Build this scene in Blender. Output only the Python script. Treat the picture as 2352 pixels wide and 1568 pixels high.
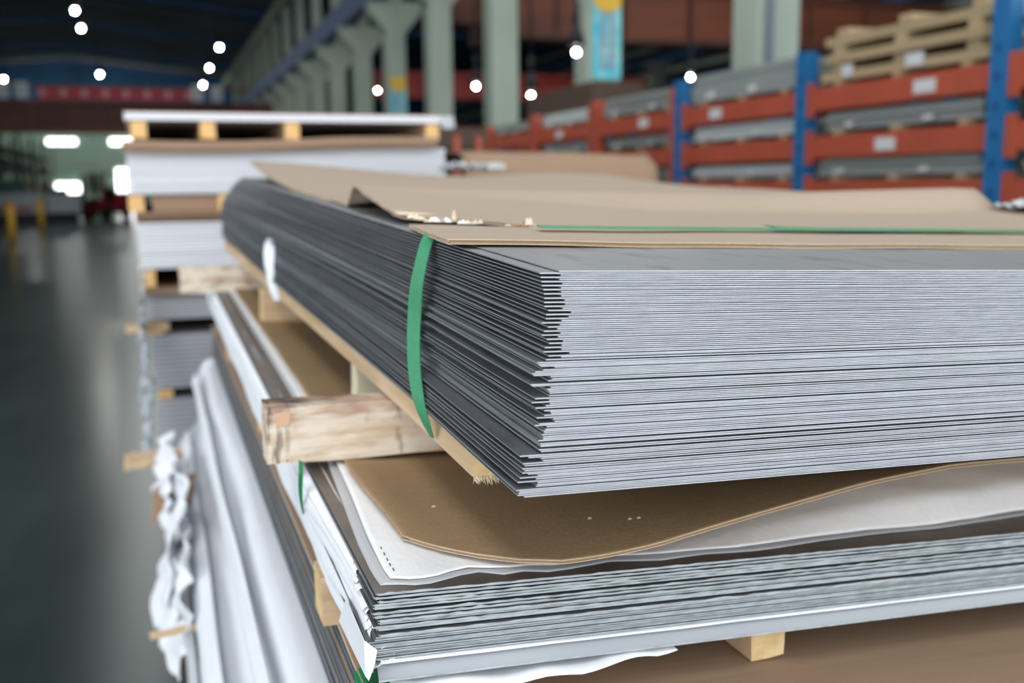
import bpy, bmesh, math, random
from math import sin, cos, pi, radians, sqrt, atan, atan2
from mathutils import Vector, Matrix, noise

for _o in list(bpy.data.objects):
    bpy.data.objects.remove(_o)
SC = bpy.context.scene
COL = SC.collection
RND = random.Random(7)

# ------------------------------------------------------------------ camera
FPX, CX, CY = 2287.0, 1176.0, 784.0
CAM = Vector((0, 0, 1.45))
_a, _p, _r = radians(19.6), atan(360 / FPX), radians(0.6)
FW = Vector((sin(_a) * cos(_p), cos(_a) * cos(_p), -sin(_p)))
_r0 = Vector((cos(_a), -sin(_a), 0))
_u0 = _r0.cross(FW)
RT = _r0 * cos(_r) - _u0 * sin(_r)
UP = _u0 * cos(_r) + _r0 * sin(_r)
cam_d = bpy.data.cameras.new('camera')
cam = bpy.data.objects.new('camera', cam_d)
COL.objects.link(cam)
_m = Matrix((RT, UP, -FW)).transposed().to_4x4()
_m.translation = CAM
cam.matrix_world = _m
cam_d.sensor_width = 36.0
cam_d.lens = FPX / 2352 * 36.0
cam_d.clip_start = 0.02
cam_d.clip_end = 300
cam_d.dof.use_dof = True
cam_d.dof.focus_distance = 0.64
cam_d.dof.aperture_fstop = 5.2
cam_d.dof.aperture_blades = 0
SC.camera = cam

# ------------------------------------------------------------------ light
world = bpy.data.worlds.new('daylight')
SC.world = world
world.use_nodes = True
_bg = world.node_tree.nodes['Background']
_bg.inputs[0].default_value = (0.90, 0.95, 1.0, 1)
_bg.inputs[1].default_value = 2.3

def area(name, loc, rot, sx, sy, power, col=(1, 1, 1)):
    d = bpy.data.lights.new(name, 'AREA')
    d.shape = 'RECTANGLE'; d.size = sx; d.size_y = sy; d.energy = power; d.color = col
    o = bpy.data.objects.new(name, d)
    COL.objects.link(o); o.location = loc; o.rotation_euler = rot
    return o
# unseen fill lights added under the closed roof, for both bays and the stacks
area('fill_near', (-2.5, -2.5, 8.5), (0, 0, 0), 2.0, 6.0, 260, (1.0, 0.985, 0.96))
area('fill_aisle', (0, 40, 9.6), (0, 0, 0), 3.0, 44, 700, (0.95, 1.0, 0.97))
area('fill_aisle_end', (-3, 76, 9.6), (radians(25), 0, 0), 12.0, 5, 800, (0.95, 1.0, 0.97))
area('fill_side_bay', (12, 26, 9.6), (0, 0, 0), 3.0, 36, 1300, (0.97, 1.0, 0.98))
area('fill_rack_row', (2.2, 8.0, 9.6), (0, 0, 0), 1.6, 10, 420, (1.0, 0.98, 0.95))

vs = SC.view_settings
vs.view_transform = 'Standard'
vs.look = 'None'
vs.gamma = 1.0
vs.use_curve_mapping = False
vs.exposure = 0.12

# ------------------------------------------------------------------ helpers
def P(px, py, ax, v):
    """point of the place seen at photo pixel (px,py), on the plane ax=v"""
    d = FW + RT * ((px - CX) / FPX) - UP * ((py - CY) / FPX)
    i = 'xyz'.index(ax)
    return CAM + d * ((v - CAM[i]) / d[i])

def srgb(r, g, b):
    f = lambda c: (c / 255 / 12.92) if c <= 10 else ((c / 255 + 0.055) / 1.055) ** 2.4
    return (f(r), f(g), f(b))

MATS = {}
def mat(name, col, rough=0.6, metal=0.0, var=0.0, scale=(20, 20, 20), col2=None, bump=0.0, bscale=None,
        emit=0.0, alpha=1.0, trans=0.0, spec=0.5, detail=4.0, lo=0.35, hi=0.65, sheen=0.0):
    if name in MATS:
        return MATS[name]
    m = bpy.data.materials.new(name)
    m.use_nodes = True
    nt = m.node_tree
    b = nt.nodes['Principled BSDF']
    b.inputs['Base Color'].default_value = (*col, 1)
    b.inputs['Roughness'].default_value = rough
    b.inputs['Metallic'].default_value = metal
    b.inputs['Specular IOR Level'].default_value = spec
    if emit:
        b.inputs['Emission Color'].default_value = (*col, 1)
        b.inputs['Emission Strength'].default_value = emit
    if alpha < 1:
        b.inputs['Alpha'].default_value = alpha
    if trans:
        b.inputs['Transmission Weight'].default_value = trans
    if var or col2 or bump:
        tc = nt.nodes.new('ShaderNodeTexCoord')
        mp = nt.nodes.new('ShaderNodeMapping')
        mp.inputs['Scale'].default_value = scale
        nt.links.new(tc.outputs['Object'], mp.inputs[0])
        n = nt.nodes.new('ShaderNodeTexNoise')
        n.inputs['Scale'].default_value = 1.0
        n.inputs['Detail'].default_value = detail
        n.inputs['Roughness'].default_value = 0.6
        nt.links.new(mp.outputs[0], n.inputs['Vector'])
        if var or col2:
            r = nt.nodes.new('ShaderNodeValToRGB')
            r.color_ramp.elements[0].position = lo
            r.color_ramp.elements[1].position = hi
            c2 = col2 if col2 else tuple(c * (1 - var) for c in col)
            r.color_ramp.elements[0].color = (*c2, 1)
            r.color_ramp.elements[1].color = (*col, 1)
            nt.links.new(n.outputs['Fac'], r.inputs[0])
            nt.links.new(r.outputs[0], b.inputs['Base Color'])
        if bump:
            n2 = n
            if bscale:
                mp2 = nt.nodes.new('ShaderNodeMapping')
                mp2.inputs['Scale'].default_value = bscale
                nt.links.new(tc.outputs['Object'], mp2.inputs[0])
                n2 = nt.nodes.new('ShaderNodeTexNoise')
                n2.inputs['Scale'].default_value = 1.0
                n2.inputs['Detail'].default_value = 3.0
                nt.links.new(mp2.outputs[0], n2.inputs['Vector'])
            bp = nt.nodes.new('ShaderNodeBump')
            bp.inputs['Strength'].default_value = bump
            bp.inputs['Distance'].default_value = 0.002
            nt.links.new(n2.outputs['Fac'], bp.inputs['Height'])
            nt.links.new(bp.outputs[0], b.inputs['Normal'])
    MATS[name] = m
    return m

STEEL = mat('steel_face', srgb(150, 152, 155), 0.42, 0.75, scale=(34, 14, 5), var=0.30, lo=0.32, hi=0.46)
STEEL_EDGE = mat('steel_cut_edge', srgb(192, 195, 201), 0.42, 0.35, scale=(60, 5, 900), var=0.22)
STEEL_SIDE = mat('steel_side_edge', srgb(158, 162, 167), 0.5, 0.35, scale=(5, 9, 500), var=0.35)  # side edges, a darker tone than the near edge
STEEL_DARK = mat('steel_dark_face', srgb(112, 104, 98), 0.45, 0.55, scale=(30, 30, 5), var=0.3)
BURR = mat('film_burr_edge', srgb(172, 180, 183), 0.6, 0.1, scale=(70, 30, 500), col2=srgb(140, 147, 151), lo=0.35, hi=0.6)
KRAFT = mat('kraft_board', srgb(176, 158, 138), 0.85, scale=(400, 400, 400), var=0.10, bump=0.15, spec=0.25)
KRAFT_L = mat('kraft_fluting', srgb(226, 206, 182), 0.9, scale=(300, 300, 300), var=0.2, spec=0.2)
KRAFT_D = mat('kraft_board_brown', srgb(160, 132, 98), 0.85, scale=(90, 160, 90), var=0.10, bump=0.25, bscale=(260, 420, 260), spec=0.25)
KRAFT_M = mat('kraft_board_dull', srgb(158, 130, 106), 0.85, scale=(8, 160, 90), var=0.10, spec=0.25)
PAPER = mat('white_paper', srgb(236, 238, 242), 0.8, scale=(40, 8, 40), var=0.05, bump=0.5, bscale=(60, 22, 60), spec=0.3)
TISSUE = mat('white_tissue', srgb(240, 238, 236), 0.9, scale=(60, 60, 60), var=0.04, bump=0.35, bscale=(150, 110, 90), spec=0.2)
FILM = mat('grey_film', srgb(188, 190, 192), 0.32, scale=(12, 12, 12), var=0.06, spec=0.5)
CLEARFILM = mat('clear_film', srgb(226, 232, 236), 0.25, trans=0.35, scale=(30, 30, 30), var=0.08, bump=0.6, bscale=(45, 45, 45))
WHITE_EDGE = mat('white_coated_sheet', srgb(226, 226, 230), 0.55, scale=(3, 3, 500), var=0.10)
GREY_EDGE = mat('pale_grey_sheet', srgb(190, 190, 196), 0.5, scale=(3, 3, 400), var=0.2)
WOOD = mat('pale_pine', srgb(222, 196, 162), 0.8, scale=(40, 6, 60), col2=srgb(204, 170, 130), spec=0.2, bump=0.3)
WOODX = mat('pale_pine_cross', srgb(214, 190, 158), 0.8, scale=(6, 40, 60), col2=srgb(190, 158, 122), spec=0.2, bump=0.3)
WOOD_END = mat('pine_end_grain', srgb(232, 206, 158), 0.85, scale=(60, 60, 60), col2=srgb(210, 176, 124), spec=0.2)
WOOD_OLD = mat('weathered_wood', srgb(226, 212, 194), 0.85, scale=(18, 60, 60), col2=srgb(168, 134, 104), lo=0.36, hi=0.52, spec=0.2, bump=0.4, bscale=(30, 90, 200))
WOOD_DIRT = mat('weathered_wood_dirt', srgb(150, 134, 116), 0.9, scale=(28, 60, 60), col2=srgb(58, 52, 46), lo=0.42, hi=0.56, spec=0.2)
STAIN = mat('dark_wood_stain', srgb(60, 44, 36), 0.9, scale=(60, 30, 90), var=0.4)
STRAP = mat('green_strap', srgb(66, 146, 104), 0.45, scale=(160, 160, 160), var=0.12, spec=0.4)
STRAP_D = mat('green_strap_dark', srgb(30, 128, 78), 0.4, scale=(100, 100, 100), var=0.12)
COLUMN = mat('pale_green_paint', srgb(160, 172, 158), 0.7, scale=(3, 3, 1), var=0.10)
BLUE = mat('blue_paint', srgb(28, 104, 158), 0.5, scale=(9, 9, 3), var=0.15)
BLUE_D = mat('dark_blue_paint', srgb(16, 74, 130), 0.6, scale=(1, 1, 1), var=0.3)
RED = mat('red_paint', srgb(176, 80, 56), 0.5, scale=(4, 4, 4), var=0.12)
RED_D = mat('dark_red_paint', srgb(138, 34, 28), 0.55, scale=(1, 1, 1), var=0.25)
ORANGE = mat('rust_orange_paint', srgb(112, 54, 24), 0.6, scale=(0.6, 1, 3), var=0.35)
BROWN = mat('brown_paint', srgb(84, 42, 28), 0.6, scale=(0.5, 1, 3), var=0.4)
ROOF = mat('roof_sheet_blue', srgb(26, 84, 122), 0.8, scale=(0.3, 0.2, 0.3), var=0.5)
PURLIN = mat('purlin_grey', srgb(70, 74, 70), 0.8, var=0.2, scale=(1, 1, 1))
TRUSS = mat('truss_black', srgb(20, 24, 28), 0.8, var=0.2, scale=(1, 1, 1))
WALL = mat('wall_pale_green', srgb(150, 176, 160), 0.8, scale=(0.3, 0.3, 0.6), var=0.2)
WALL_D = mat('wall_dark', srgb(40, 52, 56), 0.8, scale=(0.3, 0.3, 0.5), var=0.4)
FLOOR = mat('green_grey_epoxy', srgb(58, 70, 66), 0.22, scale=(1.6, 0.5, 1), col2=srgb(42, 52, 50), bump=0.05, bscale=(3, 3, 3))
GLOW = mat('lamp_glow', (1.0, 0.98, 0.94), emit=260)
GLOW_Y = mat('lamp_glow_warm', (1.0, 0.98, 0.62), emit=14)
DAY = mat('daylit_pane', (1.0, 1.0, 0.98), emit=5.5)
RUBBER = mat('black_rubber', srgb(24, 26, 26), 0.8, var=0.2)
DARK = mat('dark_metal', srgb(38, 40, 42), 0.6, 0.3, var=0.3)
MGREY = mat('machine_grey', srgb(170, 176, 180), 0.5, var=0.12, scale=(2, 2, 2))
MGREEN = mat('machine_green', srgb(40, 84, 78), 0.6, var=0.15, scale=(2, 2, 2))
YELLOW = mat('yellow_paint', srgb(204, 158, 44), 0.5, var=0.15)
MAROON = mat('maroon_paint', srgb(150, 38, 46), 0.4, var=0.2, scale=(3, 3, 3))
GLASS = mat('cab_glass', srgb(150, 168, 150), 0.15, var=0.2)
CYAN = mat('banner_cyan', srgb(40, 178, 205), 0.6, scale=(2, 2, 1.6), col2=srgb(150, 215, 210), lo=0.4, hi=0.6)
BAN_Y = mat('banner_yellow', srgb(226, 180, 52), 0.6, var=0.15)
BAN_R = mat('banner_red', srgb(206, 92, 96), 0.6, var=0.15)
STICK = mat('white_sticker', srgb(206, 208, 208), 0.7, var=0.1)
RACKGREY = mat('rack_sheet_grey', srgb(150, 156, 152), 0.55, scale=(2, 2, 300), var=0.25)
RACKPALE = mat('rack_wrap_pale', srgb(196, 202, 200), 0.5, scale=(6, 2, 30), var=0.2)
CRATE = mat('crate_wood', srgb(176, 154, 118), 0.8, scale=(4, 1, 20), var=0.25)
DKBOARD = mat('dark_kraft', srgb(84, 68, 56), 0.85, scale=(1, 1, 160), var=0.15)

def tag(o, label=None, cat=None, group=None, kind=None):
    if label: o['label'] = label
    if cat: o['category'] = cat
    if group: o['group'] = group
    if kind: o['kind'] = kind
    return o

def thing(name, loc, label, cat, group=None, rot=(0, 0, 0)):
    o = bpy.data.objects.new(name, None)
    COL.objects.link(o)
    o.location = loc; o.rotation_euler = rot
    o.empty_display_size = 0.05
    return tag(o, label, cat, group)

def link(name, me, parent=None, loc=None):
    o = bpy.data.objects.new(name, me)
    COL.objects.link(o)
    if parent is not None:
        o.parent = parent
    if loc is not None:
        o.location = loc
    return o

def mesh(name, V, F, mats, idx=None, smooth=False):
    me = bpy.data.meshes.new(name)
    me.from_pydata([tuple(v) for v in V], [], F)
    for m in (mats if isinstance(mats, (list, tuple)) else [mats]):
        me.materials.append(m)
    if idx:
        me.polygons.foreach_set('material_index', idx)
    if smooth:
        me.polygons.foreach_set('use_smooth', [True] * len(me.polygons))
    me.update()
    return me

class MB:
    def __init__(s):
        s.V = []; s.F = []; s.I = []
    def add(s, V, F, i=0):
        n = len(s.V)
        s.V += [Vector(v) for v in V]
        s.F += [tuple(a + n for a in f) for f in F]
        s.I += [i] * len(F)
        return s
    def box(s, x0, x1, y0, y1, z0, z1, i=0):
        V = [(x, y, z) for z in (z0, z1) for y in (y0, y1) for x in (x0, x1)]
        return s.add(V, [(0, 2, 3, 1), (4, 5, 7, 6), (0, 1, 5, 4), (1, 3, 7, 5), (3, 2, 6, 7), (2, 0, 4, 6)], i)
    def bar(s, a, b, w, h, i=0, up=(0, 0, 1)):
        a, b = Vector(a), Vector(b)
        d = (b - a).normalized(); u = Vector(up)
        x = d.cross(u)
        if x.length < 1e-5: x = d.cross(Vector((0, 1, 0)))
        x.normalize(); u = x.cross(d)
        V = [p + x * sx * w / 2 + u * su * h / 2 for p in (a, b) for sx, su in ((-1, -1), (1, -1), (1, 1), (-1, 1))]
        return s.add(V, [(0, 1, 2, 3), (7, 6, 5, 4), (0, 4, 5, 1), (1, 5, 6, 2), (2, 6, 7, 3), (3, 7, 4, 0)], i)
    def cyl(s, a, b, r0, r1=None, n=16, i=0):
        a, b = Vector(a), Vector(b)
        r1 = r0 if r1 is None else r1
        d = (b - a).normalized()
        x = d.orthogonal().normalized(); y = d.cross(x)
        V = [p + (x * cos(2 * pi * k / n) + y * sin(2 * pi * k / n)) * r for p, r in ((a, r0), (b, r1)) for k in range(n)]
        F = [(k, (k + 1) % n, n + (k + 1) % n, n + k) for k in range(n)]
        F += [tuple(range(n - 1, -1, -1)), tuple(range(n, 2 * n))]
        return s.add(V, F, i)
    def prism(s, poly, y0, y1, i=0):
        """poly in (x,z), extruded along y"""
        n = len(poly)
        V = [(x, y0, z) for x, z in poly] + [(x, y1, z) for x, z in poly]
        F = [tuple(range(n)), tuple(range(2 * n - 1, n - 1, -1))] + [(k, k + n, (k + 1) % n + n, (k + 1) % n) for k in range(n)]
        return s.add(V, F, i)
    def prismx(s, poly, x0, x1, i=0):
        """poly in (y,z), extruded along x"""
        n = len(poly)
        V = [(x0, y, z) for y, z in poly] + [(x1, y, z) for y, z in poly]
        F = [tuple(range(n)), tuple(range(2 * n - 1, n - 1, -1))] + [(k, k + n, (k + 1) % n + n, (k + 1) % n) for k in range(n)]
        return s.add(V, F, i)
    def build(s, name, mats, parent=None, smooth=False, loc=None):
        me = mesh(name, s.V, s.F, mats, s.I, smooth)
        bm = bmesh.new(); bm.from_mesh(me)
        bmesh.ops.recalc_face_normals(bm, faces=bm.faces)
        bm.to_mesh(me); bm.free()
        return link(name, me, parent, loc)

def slab_data(rows, th, off=(0, 0, -1)):
    """rows[j][i] top points; row 0 = near edge, column 0 = left edge. idx 0 faces, 1 near edge, 2 left/other edges"""
    nj, ni = len(rows), len(rows[0])
    o = Vector(off) * th
    V = [Vector(p) for r in rows for p in r]
    n = len(V)
    V += [p + o for p in V]
    F = []; I = []
    for j in range(nj - 1):
        for i in range(ni - 1):
            a = j * ni + i
            F.append((a, a + 1, a + ni + 1, a + ni)); I.append(0)
            F.append((a + n, a + ni + n, a + ni + 1 + n, a + 1 + n)); I.append(0)
    for i in range(ni - 1):
        a = i
        F.append((a, a + n, a + 1 + n, a + 1)); I.append(1)
        a = (nj - 1) * ni + i
        F.append((a, a + 1, a + 1 + n, a + n)); I.append(2)
    for j in range(nj - 1):
        a = j * ni
        F.append((a, a + ni, a + ni + n, a + n)); I.append(2)
        a = j * ni + ni - 1
        F.append((a, a + n, a + ni + n, a + ni)); I.append(2)
    return V, F, I

def slab(name, rows, th, mats, parent=None, off=(0, 0, -1), smooth=False):
    V, F, I = slab_data(rows, th, off)
    if not isinstance(mats, (list, tuple)):
        mats = [mats]
    if len(mats) == 1:
        I = None
    me = mesh(name, V, F, mats, I, False)
    if smooth:
        ni = (len(rows) - 1) * (len(rows[0]) - 1) * 2
        me.polygons.foreach_set('use_smooth', [k < ni for k in range(len(me.polygons))])
    return link(name, me, parent)

def lerp(a, b, t): return a + (b - a) * t
def interp(pts, x):
    if x <= pts[0][0]: return pts[0][1]
    for (x0, y0), (x1, y1) in zip(pts, pts[1:]):
        if x <= x1:
            t = (x - x0) / (x1 - x0)
            return y0 + (y1 - y0) * t
    return pts[-1][1]
def sm(t):
    t = max(0.0, min(1.0, t)); return t * t * (3 - 2 * t)
def nz(*a): return noise.noise(Vector(a))

_ON = 'first second third fourth fifth sixth seventh eighth ninth tenth eleventh twelfth thirteenth fourteenth fifteenth sixteenth seventeenth eighteenth nineteenth'.split()
def ordinal(n):
    if n < 20: return _ON[n - 1]
    t = {2: 'twent', 3: 'thirt'}[n // 10]
    return t + 'ieth' if n % 10 == 0 else t + 'y-' + _ON[n % 10 - 1]

# ==================================================================== THE SETTING
def struct(o):
    o['kind'] = 'structure'; return o
struct(MB().box(-16, 24, -4, 92, -0.2, 0).build('floor', FLOOR))
END_Y = 86.0
wall = MB()
wall.box(-16, 24, END_Y, END_Y + 0.4, 0, 11.5)
wl = struct(wall.build('wall_end', WALL))
MB().box(-16, 24, END_Y - .14, END_Y - .002, 7.0, 11.4).build('gable_cladding', ROOF, wl)
for k in range(9):
    x = -14 + k * 2.6
    MB().box(x - 0.12, x + 0.12, END_Y - 0.12, END_Y - 0.005, 0, 11).build('pilaster', COLUMN, wl)
MB().box(-16, 6, END_Y - 0.10, END_Y - 0.004, 3.35, 3.6).build('girt', COLUMN, wl)
def glow_window(n, px0, px1, py0, py1, sub=3):
    a = P(px0, py1, 'y', END_Y - 0.3); b = P(px1, py0, 'y', END_Y - 0.3)
    f = MB()
    w = 0.12
    f.box(a.x - w, b.x + w, END_Y - 0.32, END_Y - 0.13, b.z, b.z + w)
    f.box(a.x - w, b.x + w, END_Y - 0.32, END_Y - 0.13, a.z - w, a.z)
    f.box(a.x - w, a.x, END_Y - 0.32, END_Y - 0.13, a.z, b.z)
    f.box(b.x, b.x + w, END_Y - 0.32, END_Y - 0.13, a.z, b.z)
    fr = struct(f.build('window_%d' % n, MGREY))
    for k in range(sub):
        x0 = lerp(a.x, b.x, k / sub); x1 = lerp(a.x, b.x, (k + 1) / sub) - 0.05
        MB().box(x0, x1, END_Y - 0.22, END_Y - 0.18, a.z, b.z).build('pane', DAY, fr)
glow_window(1, 108, 176, 319, 331)
glow_window(2, 253, 330, 319, 332)
glow_window(3, 128, 184, 420, 443, 2)
glow_window(4, 270, 306, 388, 440, 2)
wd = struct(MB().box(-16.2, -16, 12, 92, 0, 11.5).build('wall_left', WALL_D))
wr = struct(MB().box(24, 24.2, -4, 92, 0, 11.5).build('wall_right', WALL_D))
for k in range(13):      # long blue bands on the far side wall
    MB().box(23.9, 23.995, 4, 86, 3.0 + k * 0.62, 3.22 + k * 0.62).build('wall_rail', BLUE if k % 2 else COLUMN, wr)
# roof
rf = MB()
for (xa, xb, za, zb) in ((-16, -5, 9.9, 11.0), (-5, 6, 11.0, 9.9), (6, 15, 9.9, 11.0), (15, 24, 11.0, 9.9)):
    rf.add([(xa, -5, za), (xb, -5, zb), (xb, 92, zb), (xa, 92, za), (xa, -5, za + .15), (xb, -5, zb + .15), (xb, 92, zb + .15), (xa, 92, za + .15)],
           [(0, 1, 2, 3), (7, 6, 5, 4), (0, 4, 5, 1), (1, 5, 6, 2), (2, 6, 7, 3), (3, 7, 4, 0)])
roof = struct(rf.build('ceiling', ROOF))
for k in range(16):
    y = 30 + k * 3.6
    MB().bar((-16, y, 9.72), (-5, y, 10.82), 0.16, 0.22).build('purlin', PURLIN if k % 3 else BLUE_D, roof)
    MB().bar((-5, y, 10.82), (6, y, 9.72), 0.16, 0.22).build('purlin', PURLIN if k % 3 else BLUE_D, roof)
for k in range(6):
    y = 16 + k * 11.5
    t = MB()
    t.bar((6.3, y, 9.0), (24, y, 9.0), 0.2, 0.25); t.bar((6.3, y, 9.7), (24, y, 9.7), 0.15, 0.2)
    for q in range(9):
        x = 6.5 + q * 1.95
        t.bar((x, y, 9.0), (x + 0.97, y, 9.7), 0.1, 0.1); t.bar((x + 0.97, y, 9.7), (x + 1.95, y, 9.0), 0.1, 0.1)
    t.build('roof_truss', BLUE_D if k % 2 else TRUSS, roof)

# ---- row of concrete columns along the aisle, crane rail and eave beam
XC = 6.0
def colY(k): return XC * (1.5 + 0.685 * k)
NCOL = 17
def make_column(k):
    y = colY(k)
    lab = {0: 'wide pale green column with grey drain pipe behind the blue rack',
           1: 'pale green column hung with a cyan banner above dark boards',
           2: 'plain pale green column, third along from the drain pipe column',
           3: 'pale green column with flared top, first right of the white sheet pile',
           4: 'pale green column with flared top and low cyan banner'}.get(k, ordinal(k + 1) + ' pale green column of the receding row, counted from the drain pipe')
    c = thing('concrete_column', (XC, y, 0), lab, 'column', 'columns of the long row beside the aisle')
    MB().box(-.27, .22, -.22, .22, 0, 5.2).build('shaft', COLUMN, c)
    w = 0.66
    MB().prism([(-.22, 5.2), (.22, 5.2), (w, 5.72), (w, 5.98), (-w, 5.98), (-w, 5.72)], -.22, .22).build('corbel', COLUMN, c)
    MB().box(-.12, .18, -.16, .16, 5.98, 9.2).build('upper_shaft', COLUMN, c)
    return c
cols = [make_column(k) for k in range(NCOL)]
pp = MB().cyl((-0.15, -0.27, 0), (-0.15, -0.27, 9.4), 0.035, n=14)
pp.build('drain_pipe', mat('grey_pipe', srgb(120, 128, 140), 0.5, var=0.1), cols[0], smooth=True)
tag(MB().box(XC - .62, XC - .30, 6, END_Y - 1, 6.0, 6.62).build('crane_rail_beam', BLUE_D), 'long dark blue crane rail beam resting on the column brackets', 'beam')
tag(MB().box(XC - .25, XC + .28, 6, END_Y - 1, 9.22, 9.75).build('eave_beam', COLUMN), 'long pale green beam along the column tops under the roof', 'beam')
def banner(c, z0, z1, x0, x1, lab):
    b = thing('hanging_banner', (XC, c.location.y - 0.245, 0), lab, 'banner')
    MB().box(x0, x1, -.02, .0, z0, z1).build('cloth', CYAN, b)
    h = z1 - z0
    m = MB(); m.box(x0, x1, -.03, -.022, z1 - h * .10, z1); m.build('yellow_header', BAN_Y, b)
    n = 11
    V = [(lerp(x0, x1, k / n), -.032, z1 - h * .10 - (0.10 + 0.10 * sin(pi * k / n)) * h * .8) for k in range(n + 1)]
    w = MB().prism([(v[0], v[2]) for v in V] + [(x1, z1 - h * .09), (x0, z1 - h * .09)], -.036, -.031)
    w.build('yellow_fringe', BAN_Y, b)
    for cx in (0.33, 0.66):     # two columns of red characters (too blurred to read)
        for r in range(6):
            zc = z1 - h * (0.27 + r * 0.115)
            xm = lerp(x0, x1, cx); s = (x1 - x0) * .075; q = h * .04
            g = MB()
            g.box(xm - s, xm + s, -.034, -.024, zc + q * .55, zc + q * .85); g.box(xm - s, xm + s, -.034, -.024, zc - q * .15, zc + q * .15)
            g.box(xm - s * .25, xm + s * .25, -.034, -.024, zc - q, zc + q); g.box(xm - s, xm + s, -.034, -.024, zc - q, zc - q * .7)
            g.build('red_character', BAN_R, b)
banner(cols[1], 2.876, 4.07, -.2, .21, 'cyan banner with red characters and yellow header on the column')
banner(cols[4], 2.75, 4.15, -.2, .2, 'small distant cyan banner on a column above the white sheets')

# ---- overhead cranes
def crane(name, y, x0, x1, z0, z1, m1, m2, lab, w=0.5, rail=True):
    c = thing(name, ((x0 + x1) / 2, y, z0), lab, 'crane')
    L = (x1 - x0) / 2; h = z1 - z0
    MB().box(-L, L, -w / 2 + .08, w / 2 - .08, .12, h - .12).build('web', m1, c)
    MB().box(-L, L, -w / 2, w / 2, h - .12, h).build('top_flange', m2, c)
    MB().box(-L, L, -w / 2, w / 2, 0, .12).build('bottom_flange', m2, c)
    n = int(2 * L / 1.5)
    for k in range(n + 1):
        x = -L + 2 * L * k / n
        MB().box(x - .04, x + .04, -w / 2 + .02, -w / 2 + .08, .12, h - .12).build('stiffener', m2, c)
    for s in (-1, 1):
        MB().box(s * (L - .25) - .25, s * (L - .25) + .25, -1.0, 1.0, -.05, .35).build('end_carriage', m2, c)
    if rail:
        MB().box(-L, L, -w / 2 - .3, -w / 2 - .25, h + .5, h + .56).build('handrail', m2, c)
    return c
crane('overhead_crane', 46, -12.5, 5.2, 3.75, 5.05, BROWN, ORANGE, 'brown overhead crane girder spanning the far aisle under red signs', 0.7)
crane('overhead_crane', 21, 6.9, 23, 4.55, 5.75, ORANGE, BROWN, 'large rusty orange crane girder behind the green columns', 0.7, False)
crane('overhead_crane', 25.5, 6.9, 23, 5.5, 6.7, ORANGE, BROWN, 'second rusty orange crane girder, higher and further back', 0.7, False)
cr3 = crane('overhead_crane', 33, 6.9, 17.0, 4.3, 5.15, RED_D, RED_D, 'dark red crane girder seen low between the green columns', 0.6, False)
for _x in (-4.2, 4.2):
    MB().box(_x - .06, _x + .06, -.06, .06, .85, 11.0 - abs(_x + 11.95 - 15) * .1222 - 4.3).build('hanger', DARK, cr3)
crane('overhead_crane', 52, 6.9, 23.6, 3.6, 4.6, RED_D, RED_D, 'far dark red crane girder behind the flared columns', 0.6, False)
for k in range(15):
    px = 100 + k * 24
    a = P(px, 245, 'y', 45.4)
    t = thing('sign_board', (a.x, 45.4, 5.08), ordinal(k + 1) + ' red sign board from the left on the brown crane', 'sign', 'red sign boards on the far crane')
    MB().box(-.19, .19, -.03, .03, 0.0, .5 + .02 * (k % 3)).build('board', mat('sign_red', srgb(186, 30, 44), 0.5, var=0.3, scale=(5, 5, 5)), t)
    g = MB()
    g.box(-.11, .11, -.045, -.031, .32, .36); g.box(-.02, .02, -.045, -.031, .1, .42); g.box(-.12, .12, -.045, -.031, .18, .22)
    g.build('character', RED_D if k % 2 else STICK, t)
for i, px in enumerate((8, 52, 455, 500)):
    a = P(px, 245, 'y', 45.2)
    t = thing('electric_box', (a.x, 45.2, 5.08), ('white electric box, leftmost on the brown crane girder', 'white electric box just left of the red sign boards', 'white electric box just right of the red sign boards', 'white electric box, rightmost on the brown crane girder')[i], 'box', 'white boxes on the far crane')
    MB().box(-.22, .22, -.12, .12, 0, .62).build('case', STICK, t)
    MB().box(-.18, .18, -.14, -.121, .05, .56).build('door', MGREY, t)

# ---- high bay lamps
LZ = 8.5
lamps = [(172, 21), (186, 62), (504, 106), (481, 154), (466, 193), (453, 222), (229, 169), (8, 180), (48, 211)]
lampsR = [(1324, 109, 7.6), (1093, 191, 7.0), (1220, 211, 6.6), (1586, 170, 6.4), (867, 203, 7.0)]
def roofz(x):
    return 11.0 - abs(x + 5) * .1 if x < 6 else 11.0 - abs(x - 15) * .1222
def lamp(p, s, ztop, lab, m=GLOW):
    ztop = ztop if m is GLOW_Y else roofz(p[0]) - .01
    t = thing('high_bay_lamp', p, lab, 'lamp', 'high bay lamps under the roof')
    h = MB().cyl((0, 0, .02), (0, 0, .3), .26 * s, .1 * s, 20); h.build('reflector', DARK, t, True)
    MB().cyl((0, 0, .3), (0, 0, .55), .09 * s, n=14).build('gear_box', DARK, t, True)
    MB().cyl((0, 0, .55), (0, 0, ztop - p[2]), .02, n=8).build('rod', DARK, t, True)
    b = MB()
    n = 14; V = []; F = []
    for r in range(6):
        th = pi * r / 5
        for q in range(n):
            V.append((.065 * s * sin(th) * cos(2 * pi * q / n), .065 * s * sin(th) * sin(2 * pi * q / n), -.06 + .065 * s * cos(th)))
    for r in range(5):
        for q in range(n):
            F.append((r * n + q, r * n + (q + 1) % n, (r + 1) * n + (q + 1) % n, (r + 1) * n + q))
    b.add(V, F); b.build('bulb', m, t, True)
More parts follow.
